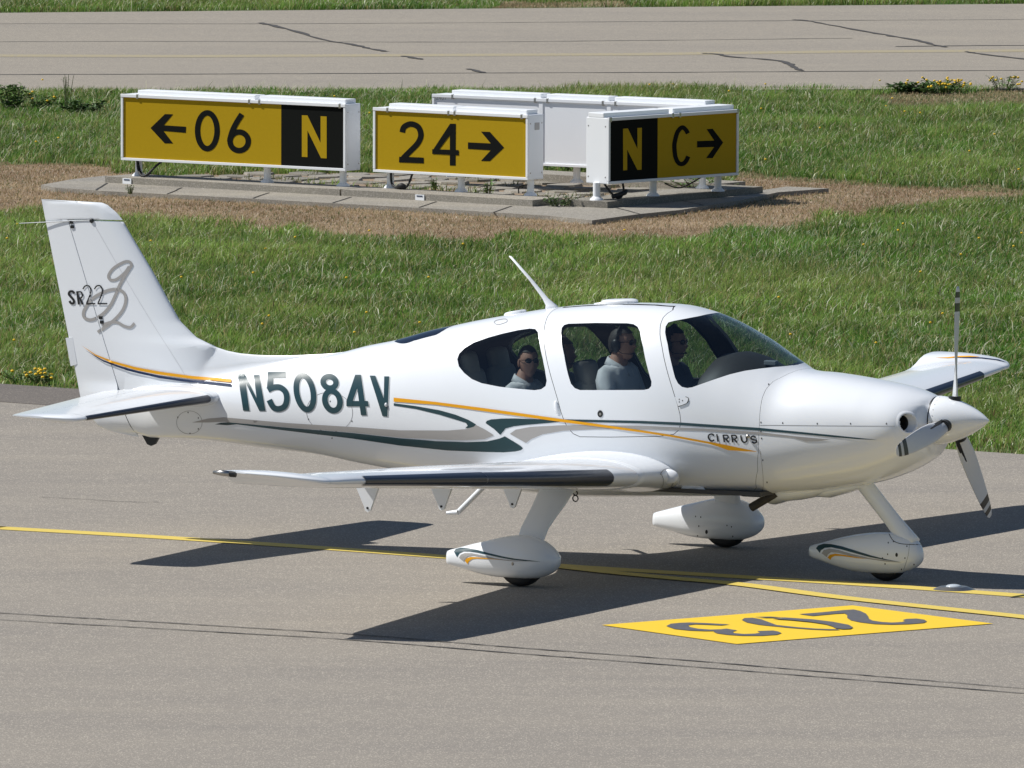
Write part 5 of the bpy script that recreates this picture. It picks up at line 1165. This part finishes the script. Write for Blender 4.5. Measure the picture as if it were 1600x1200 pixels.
# ------------------------------------------------------------------ grass
def leafmat(name, trans=.45):
    m = bpy.data.materials.new(name); m.use_nodes = True; nt = m.node_tree; b = nt.nodes['Principled BSDF']; out = nt.nodes['Material Output']
    at = nt.nodes.new('ShaderNodeAttribute'); at.attribute_name = 'blade'; tr = nt.nodes.new('ShaderNodeBsdfTranslucent'); mx = nt.nodes.new('ShaderNodeMixShader'); mx.inputs[0].default_value = trans
    nt.links.new(at.outputs['Color'], b.inputs['Base Color']); nt.links.new(at.outputs['Color'], tr.inputs[0]); b.inputs['Roughness'].default_value = .42; b.inputs['Specular IOR Level'].default_value = .5
    nt.links.new(b.outputs[0], mx.inputs[1]); nt.links.new(tr.outputs[0], mx.inputs[2]); nt.links.new(mx.outputs[0], out.inputs[0]); return m
GRASS = leafmat('grass_blades')
class VN:                                                     # smooth value noise on a grid
    def __init__(s, cell, seed): s.c = cell; s.g = np.random.default_rng(seed).random((256, 256))
    def __call__(s, x, y):
        u = x/s.c+100; v = y/s.c+100; i_ = np.floor(u).astype(int); j = np.floor(v).astype(int); fu = u-i_; fv = v-j; fu = fu*fu*(3-2*fu); fv = fv*fv*(3-2*fv); g = s.g
        a_ = g[i_ % 256, j % 256]; b__ = g[(i_+1) % 256, j % 256]; c = g[i_ % 256, (j+1) % 256]; d = g[(i_+1) % 256, (j+1) % 256]
        return (a_*(1-fu)+b__*fu)*(1-fv)+(c*(1-fu)+d*fu)*fv
n1, n2, n3, n4 = VN(1.7, 1), VN(.55, 2), VN(.22, 3), VN(4.5, 4)
EDGE = (a, e, nrm)
def blades(name, X, Y, hgt, wid, lean, colr, mat=GRASS, z0=-.04, wind=.25):
    n = len(X); az = rng.uniform(0, 2*math.pi, n); ph = az+rng.normal(0, .9, n)
    wx, wy = np.cos(az)*wid*.5, np.sin(az)*wid*.5; lx = np.cos(ph)*lean*hgt+wind*hgt*.5; ly = np.sin(ph)*lean*hgt
    v = np.empty((n, 5, 3), np.float32)
    for k, (t_, ww) in enumerate(((0, 1.), (0, 1.), (.55, .8), (.55, .8))):
        sg = -1 if k % 2 == 0 else 1; v[:, k, 0] = X+sg*wx*ww+lx*t_*t_; v[:, k, 1] = Y+sg*wy*ww+ly*t_*t_; v[:, k, 2] = z0+hgt*t_*(1-.12*lean*t_)
    v[:, 4, 0] = X+lx; v[:, 4, 1] = Y+ly; v[:, 4, 2] = z0+hgt*np.clip(1-.35*lean**2, .25, 1)
    base_ = (np.arange(n)*5)[:, None]; loops = np.concatenate([base_+np.array([0, 1, 3, 2]), base_+np.array([2, 3, 4])], 1).ravel().astype(np.int32)
    me = bpy.data.meshes.new(name); me.vertices.add(n*5); me.vertices.foreach_set('co', v.ravel()); me.loops.add(n*7); me.loops.foreach_set('vertex_index', loops)
    me.polygons.add(n*2); st_ = np.empty((n, 2), np.int32); st_[:, 0] = np.arange(n)*7; st_[:, 1] = np.arange(n)*7+4; me.polygons.foreach_set('loop_start', st_.ravel()); me.update(calc_edges=True)
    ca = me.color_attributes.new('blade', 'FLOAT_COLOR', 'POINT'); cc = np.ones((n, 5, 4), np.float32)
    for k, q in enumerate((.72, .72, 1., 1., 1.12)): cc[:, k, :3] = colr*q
    ca.data.foreach_set('color', cc.ravel()); me.shade_smooth(); o = link(name, me, mat); return o
def mixc(A_, B_, t_): return np.asarray(A_)[None, :]*(1-t_[:, None])+np.asarray(B_)[None, :]*t_[:, None]
dry_px = [(-700, 262), (-60, 254), (60, 250), (190, 262), (164, 277), (300, 283), (832, 314), (950, 316), (1140, 298), (1150, 268), (1250, 277), (1400, 287), (1660, 299), (1660, 304), (1450, 324), (1300, 344), (1150, 364), (1000, 378), (850, 382), (700, 382), (560, 374), (350, 361), (200, 348), (100, 340), (-60, 340), (-700, 300)]
dry2_px = [(1350, 152), (1420, 147), (1500, 150), (1600, 137), (1660, 137), (1660, 172), (1500, 174), (1400, 170), (1340, 162)]
dry3_px = [(740, 14), (780, 5), (960, 4), (990, 12)]
def masks(X, Y):
    W = np.stack([X, Y, np.full_like(X, -.03)], -1); sx, sy = w2px(W)
    jx = (n1(X, Y)-.5)*46; jy = (n2(X, Y)-.5)*15+(n3(X, Y)-.5)*7+(n1(Y, X)-.5)*8
    dry = inpoly(sx+jx, sy+jy, dry_px) | inpoly(sx+jx, sy+jy*.6, dry2_px) | inpoly(sx+jx, sy+jy*.3, dry3_px)
    hard = inpoly(sx+jx*.12, sy+jy*.28, pad_px) | inpoly(sx, sy, [(150, 276), (840, 312), (860, 326), (164, 289)]) | inpoly(X, Y, TW2)
    farr = (sy < 146-8*sx/1600) & (sy > 19.5-14.5*sx/1600)
    s_ = (X-a.x)*nrm.x+(Y-a.y)*nrm.y; near = s_ < .06+.10*(n2(X, Y)-.4)
    vis = (((sx > -80) & (sx < 1690)) | ((sx > -850) & (sx < 2450) & (rng.random(len(sx)) < .38))) & (sy > -14)
    return dry, hard, farr | near, vis, s_, sx, sy
AR = (-14.5, 14.5, a.y-20, 78.)
def scatter(dens): 
    n = int(dens*(AR[1]-AR[0])*(AR[3]-AR[2])); return rng.uniform(AR[0], AR[1], n), rng.uniform(AR[2], AR[3], n)
X, Y = scatter(1100); dry, hard, no, vis, s_, sx, sy = masks(X, Y); ok = vis & ~hard & ~no & ~dry & (rng.random(len(X)) < .45+.75*n3(X, Y)); X, Y, s_, sy = X[ok], Y[ok], s_[ok], sy[ok]
q = n1(X, Y); q2 = n2(X, Y); q4 = n4(X, Y); edge_ = np.clip((s_-.05)/1.1, 0, 1)
hg = (.06+.085*q2+.07*q+rng.normal(0, .018, len(X))).clip(.03, .3)*(.45+.55*edge_); hg *= np.where(sy < 160, .75, .88)
t_ = np.clip(q*.9+.5*(q4-.5)+rng.normal(0, .16, len(X)), 0, 1); colr = mixc((.095, .215, .028), (.27, .375, .085), t_)*(.72+.55*VN(.9, 21)(X, Y)*VN(.33, 22)(X, Y)*2)[:, None].clip(.6, 1.35)
yl = rng.random(len(X)) < .16+.3*(1-edge_); colr[yl] = mixc((.34, .31, .12), (.50, .44, .20), rng.random(int(yl.sum())))
br = rng.random(len(X)) < .07; colr[br] = mixc((.18, .12, .06), (.26, .20, .10), rng.random(int(br.sum())))
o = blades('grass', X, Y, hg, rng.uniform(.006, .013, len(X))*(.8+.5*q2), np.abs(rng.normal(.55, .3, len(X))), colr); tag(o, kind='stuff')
# long pale seed stems and bent leaves, sun glints painted in as pale colour
X, Y = scatter(70); dry, hard, no, vis, s_, sx, sy = masks(X, Y); ok = vis & ~hard & ~no & ~dry & (s_ > .5) & (rng.random(len(X)) < n2(X, Y)*1.3); X, Y = X[ok], Y[ok]
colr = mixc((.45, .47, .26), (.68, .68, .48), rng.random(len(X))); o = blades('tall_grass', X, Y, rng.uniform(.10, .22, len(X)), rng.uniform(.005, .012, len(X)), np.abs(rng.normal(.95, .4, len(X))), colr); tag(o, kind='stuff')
# dry mown grass
X, Y = scatter(1500); dry, hard, no, vis, s_, sx, sy = masks(X, Y); ok = vis & ~hard & ~no & dry; X, Y, sx = X[ok], Y[ok], sx[ok]
colr = mixc((.30, .205, .115), (.60, .465, .285), np.clip(n2(X, Y)*.9+rng.normal(0, .2, len(X)), 0, 1)); gr = rng.random(len(X)) < .16*n1(X, Y)+.03+.30*np.clip((sx-1150)/450, 0, 1)*n2(X, Y); colr[gr] = mixc((.06, .11, .02), (.12, .16, .05), rng.random(int(gr.sum())))
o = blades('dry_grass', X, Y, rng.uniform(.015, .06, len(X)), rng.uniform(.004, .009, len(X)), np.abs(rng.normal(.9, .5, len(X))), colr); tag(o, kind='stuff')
# weeds in the paving joints
X, Y = scatter(240); dry, hard, no, vis, s_, sx, sy = masks(X, Y); ok = vis & inpoly(X, Y, TW2) & (n2(X, Y) > .55); X, Y = X[ok], Y[ok]
o = blades('paving_weeds', X, Y, rng.uniform(.02, .10, len(X)), rng.uniform(.006, .014, len(X)), np.abs(rng.normal(.8, .4, len(X))), mixc((.07, .12, .025), (.20, .18, .07), rng.random(len(X))), z0=-.01); tag(o, kind='stuff')
# dry soil under the mown band
dp_ = slab('dry_ground', [gw(*q_) for q_ in [(-700, 264), (-60, 256), (60, 252), (300, 262), (700, 285), (1150, 272), (1400, 289), (1660, 300), (1450, 333), (1300, 349), (1150, 364), (1000, 374), (850, 378), (700, 378), (560, 370), (350, 357), (200, 345), (-60, 337), (-700, 298)]], -.033, -.2, DRYSOIL); tag(dp_, kind='structure')

# ------------------------------------------------------------------ single plants
YEL = plain('yellow_petals', (.80, .50, .01), .6); LEAFG = plain('weed_leaf', (.085, .16, .032), .5, 0, 0, .35, 18); LEAFD = plain('dark_weed_leaf', (.05, .10, .022), .5, 0, 0, .35, 18); STEMM = plain('weed_stem', (.12, .13, .05), .7)
def plant(name, label, cat, at_, h, spread, nst, nleaf, nflow, leafm, group=None, leafsz=.05):
    root = empty(name, at_); tag(root, label, cat, group); bs = bmesh.new(); bl = bmesh.new(); bf = bmesh.new(); tops = []
    for k in range(nst):
        a_ = random.uniform(0, 6.28); r = spread*math.sqrt(random.random()); p0 = Vector((r*.4*math.cos(a_), r*.4*math.sin(a_), 0)); hh = h*random.uniform(.55, 1.); p2 = Vector((r*math.cos(a_), r*math.sin(a_), hh)); p1 = p0.lerp(p2, .5)+Vector((0, 0, hh*.12)); bmtube(bs, [p0, p1, p2], [.005, .004, .003], 5); tops.append(p2)
        for j in range(nleaf):
            q_ = random.uniform(.1, .97); b0 = p0.lerp(p1, q_*2) if q_ < .5 else p1.lerp(p2, q_*2-1); aa = random.uniform(0, 6.28); L_ = leafsz*random.uniform(.6, 1.4); dv = Vector((math.cos(aa), math.sin(aa), random.uniform(-.2, .8)))*L_; sdv = Vector((-math.sin(aa), math.cos(aa), 0))*L_*.26
            bl.faces.new([bl.verts.new(v) for v in (b0, b0+dv*.5+sdv, b0+dv+Vector((0, 0, -.2*L_)), b0+dv*.5-sdv)])
    for k in range(nflow):
        c = random.choice(tops)+Vector((random.gauss(0, .03), random.gauss(0, .03), random.uniform(-.02, .02))); bmball(bf, c, (.017, .017, .012), 7, 5)
    frombm('stem', bs, STEMM, root)
    if nleaf: tag(frombm('foliage', bl, leafm, root), kind='stuff')
    else: bl.free()
    if nflow: tag(frombm('blossom', bf, YEL, root), kind='stuff')
    else: bf.free()
    return root
plant('flowering_weed', 'low clump of yellow flowers at the grass edge below the tailplane tip', 'plant', gw(38, 600, -.04), .13, .26, 26, 8, 20, LEAFG, None, .04)
plant('flowering_weed', 'sparse yellow flowers at the grass edge right against the rudder foot', 'plant', gw(66, 602, -.04), .12, .16, 14, 8, 5, LEAFG, None, .04)
plant('flowering_weed', 'clump of yellow flowers at the far taxiway edge, upper right', 'plant', gw(1470, 147, -.04), .17, .5, 34, 10, 46, LEAFG, None, .06)
plant('flowering_weed', 'smaller yellow flower clump beside the far taxiway at the right picture edge', 'plant', gw(1568, 143, -.04), .2, .22, 14, 8, 12, LEAFG, None, .05)
plant('leafy_weed', 'dark green leafy weed left of the yellow flower clump, upper right', 'plant', gw(1425, 146, -.04), .13, .4, 26, 16, 0, LEAFD, None, .08)
plant('leafy_weed', 'tall leafy weed at the upper left picture edge by the far taxiway', 'plant', gw(20, 172, -.04), .32, .26, 20, 16, 0, LEAFG, None, .07)
plant('leafy_weed', 'bushy weed left of the 06 N sign with a few yellow flowers', 'plant', gw(64, 172, -.04), .22, .22, 14, 14, 7, LEAFG, None, .06)
plant('leafy_weed', 'broad dark weed just left of the top corner of the 06 N sign', 'plant', gw(132, 184, -.04), .2, .3, 22, 16, 0, LEAFD, None, .08)
plant('leafy_weed', 'thin tall weed standing before the far taxiway left of the 06 N sign', 'plant', gw(104, 172, -.04), .42, .14, 7, 7, 0, LEAFG, None, .03)
plant('leafy_weed', 'small dark bush between the two sign plinths', 'plant', gw(872, 322, .02), .12, .2, 16, 12, 0, LEAFD, None, .04)
plant('leafy_weed', 'light green tuft growing behind the plinth under the 24 sign', 'plant', gw(763, 305, 0), .16, .06, 10, 5, 0, LEAFG, None, .05)
plant('leafy_weed', 'small tuft behind the plinth at the left half of the 24 sign', 'plant', gw(680, 298, 0), .14, .06, 8, 5, 0, LEAFG, None, .05)
plant('leafy_weed', 'little weed on the apron edge in front of the 06 N sign label', 'plant', gw(203, 303, .018), .1, .06, 8, 6, 0, LEAFG, None, .03)
plant('leafy_weed', 'low weeds under the N C sign by its middle leg', 'plant', gw(1090, 296, 0), .13, .5, 30, 10, 0, LEAFG, None, .05)
plant('leafy_weed', 'dark weeds under the edge of the blank backed sign', 'plant', gw(885, 272, 0), .16, .5, 24, 8, 0, LEAFD, None, .06)
# single yellow dandelion heads scattered in the turf
bm = bmesh.new()
X, Y = scatter(.22); dry, hard, no, vis, s_, sx, sy = masks(X, Y); ok = vis & ~hard & ~no & ~dry
for x, y in zip(X[ok], Y[ok]): bmball(bm, (x, y, random.uniform(.06, .16)), (.014, .014, .010), 7, 5)
tag(frombm('meadow_flowers', bm, YEL), kind='stuff')
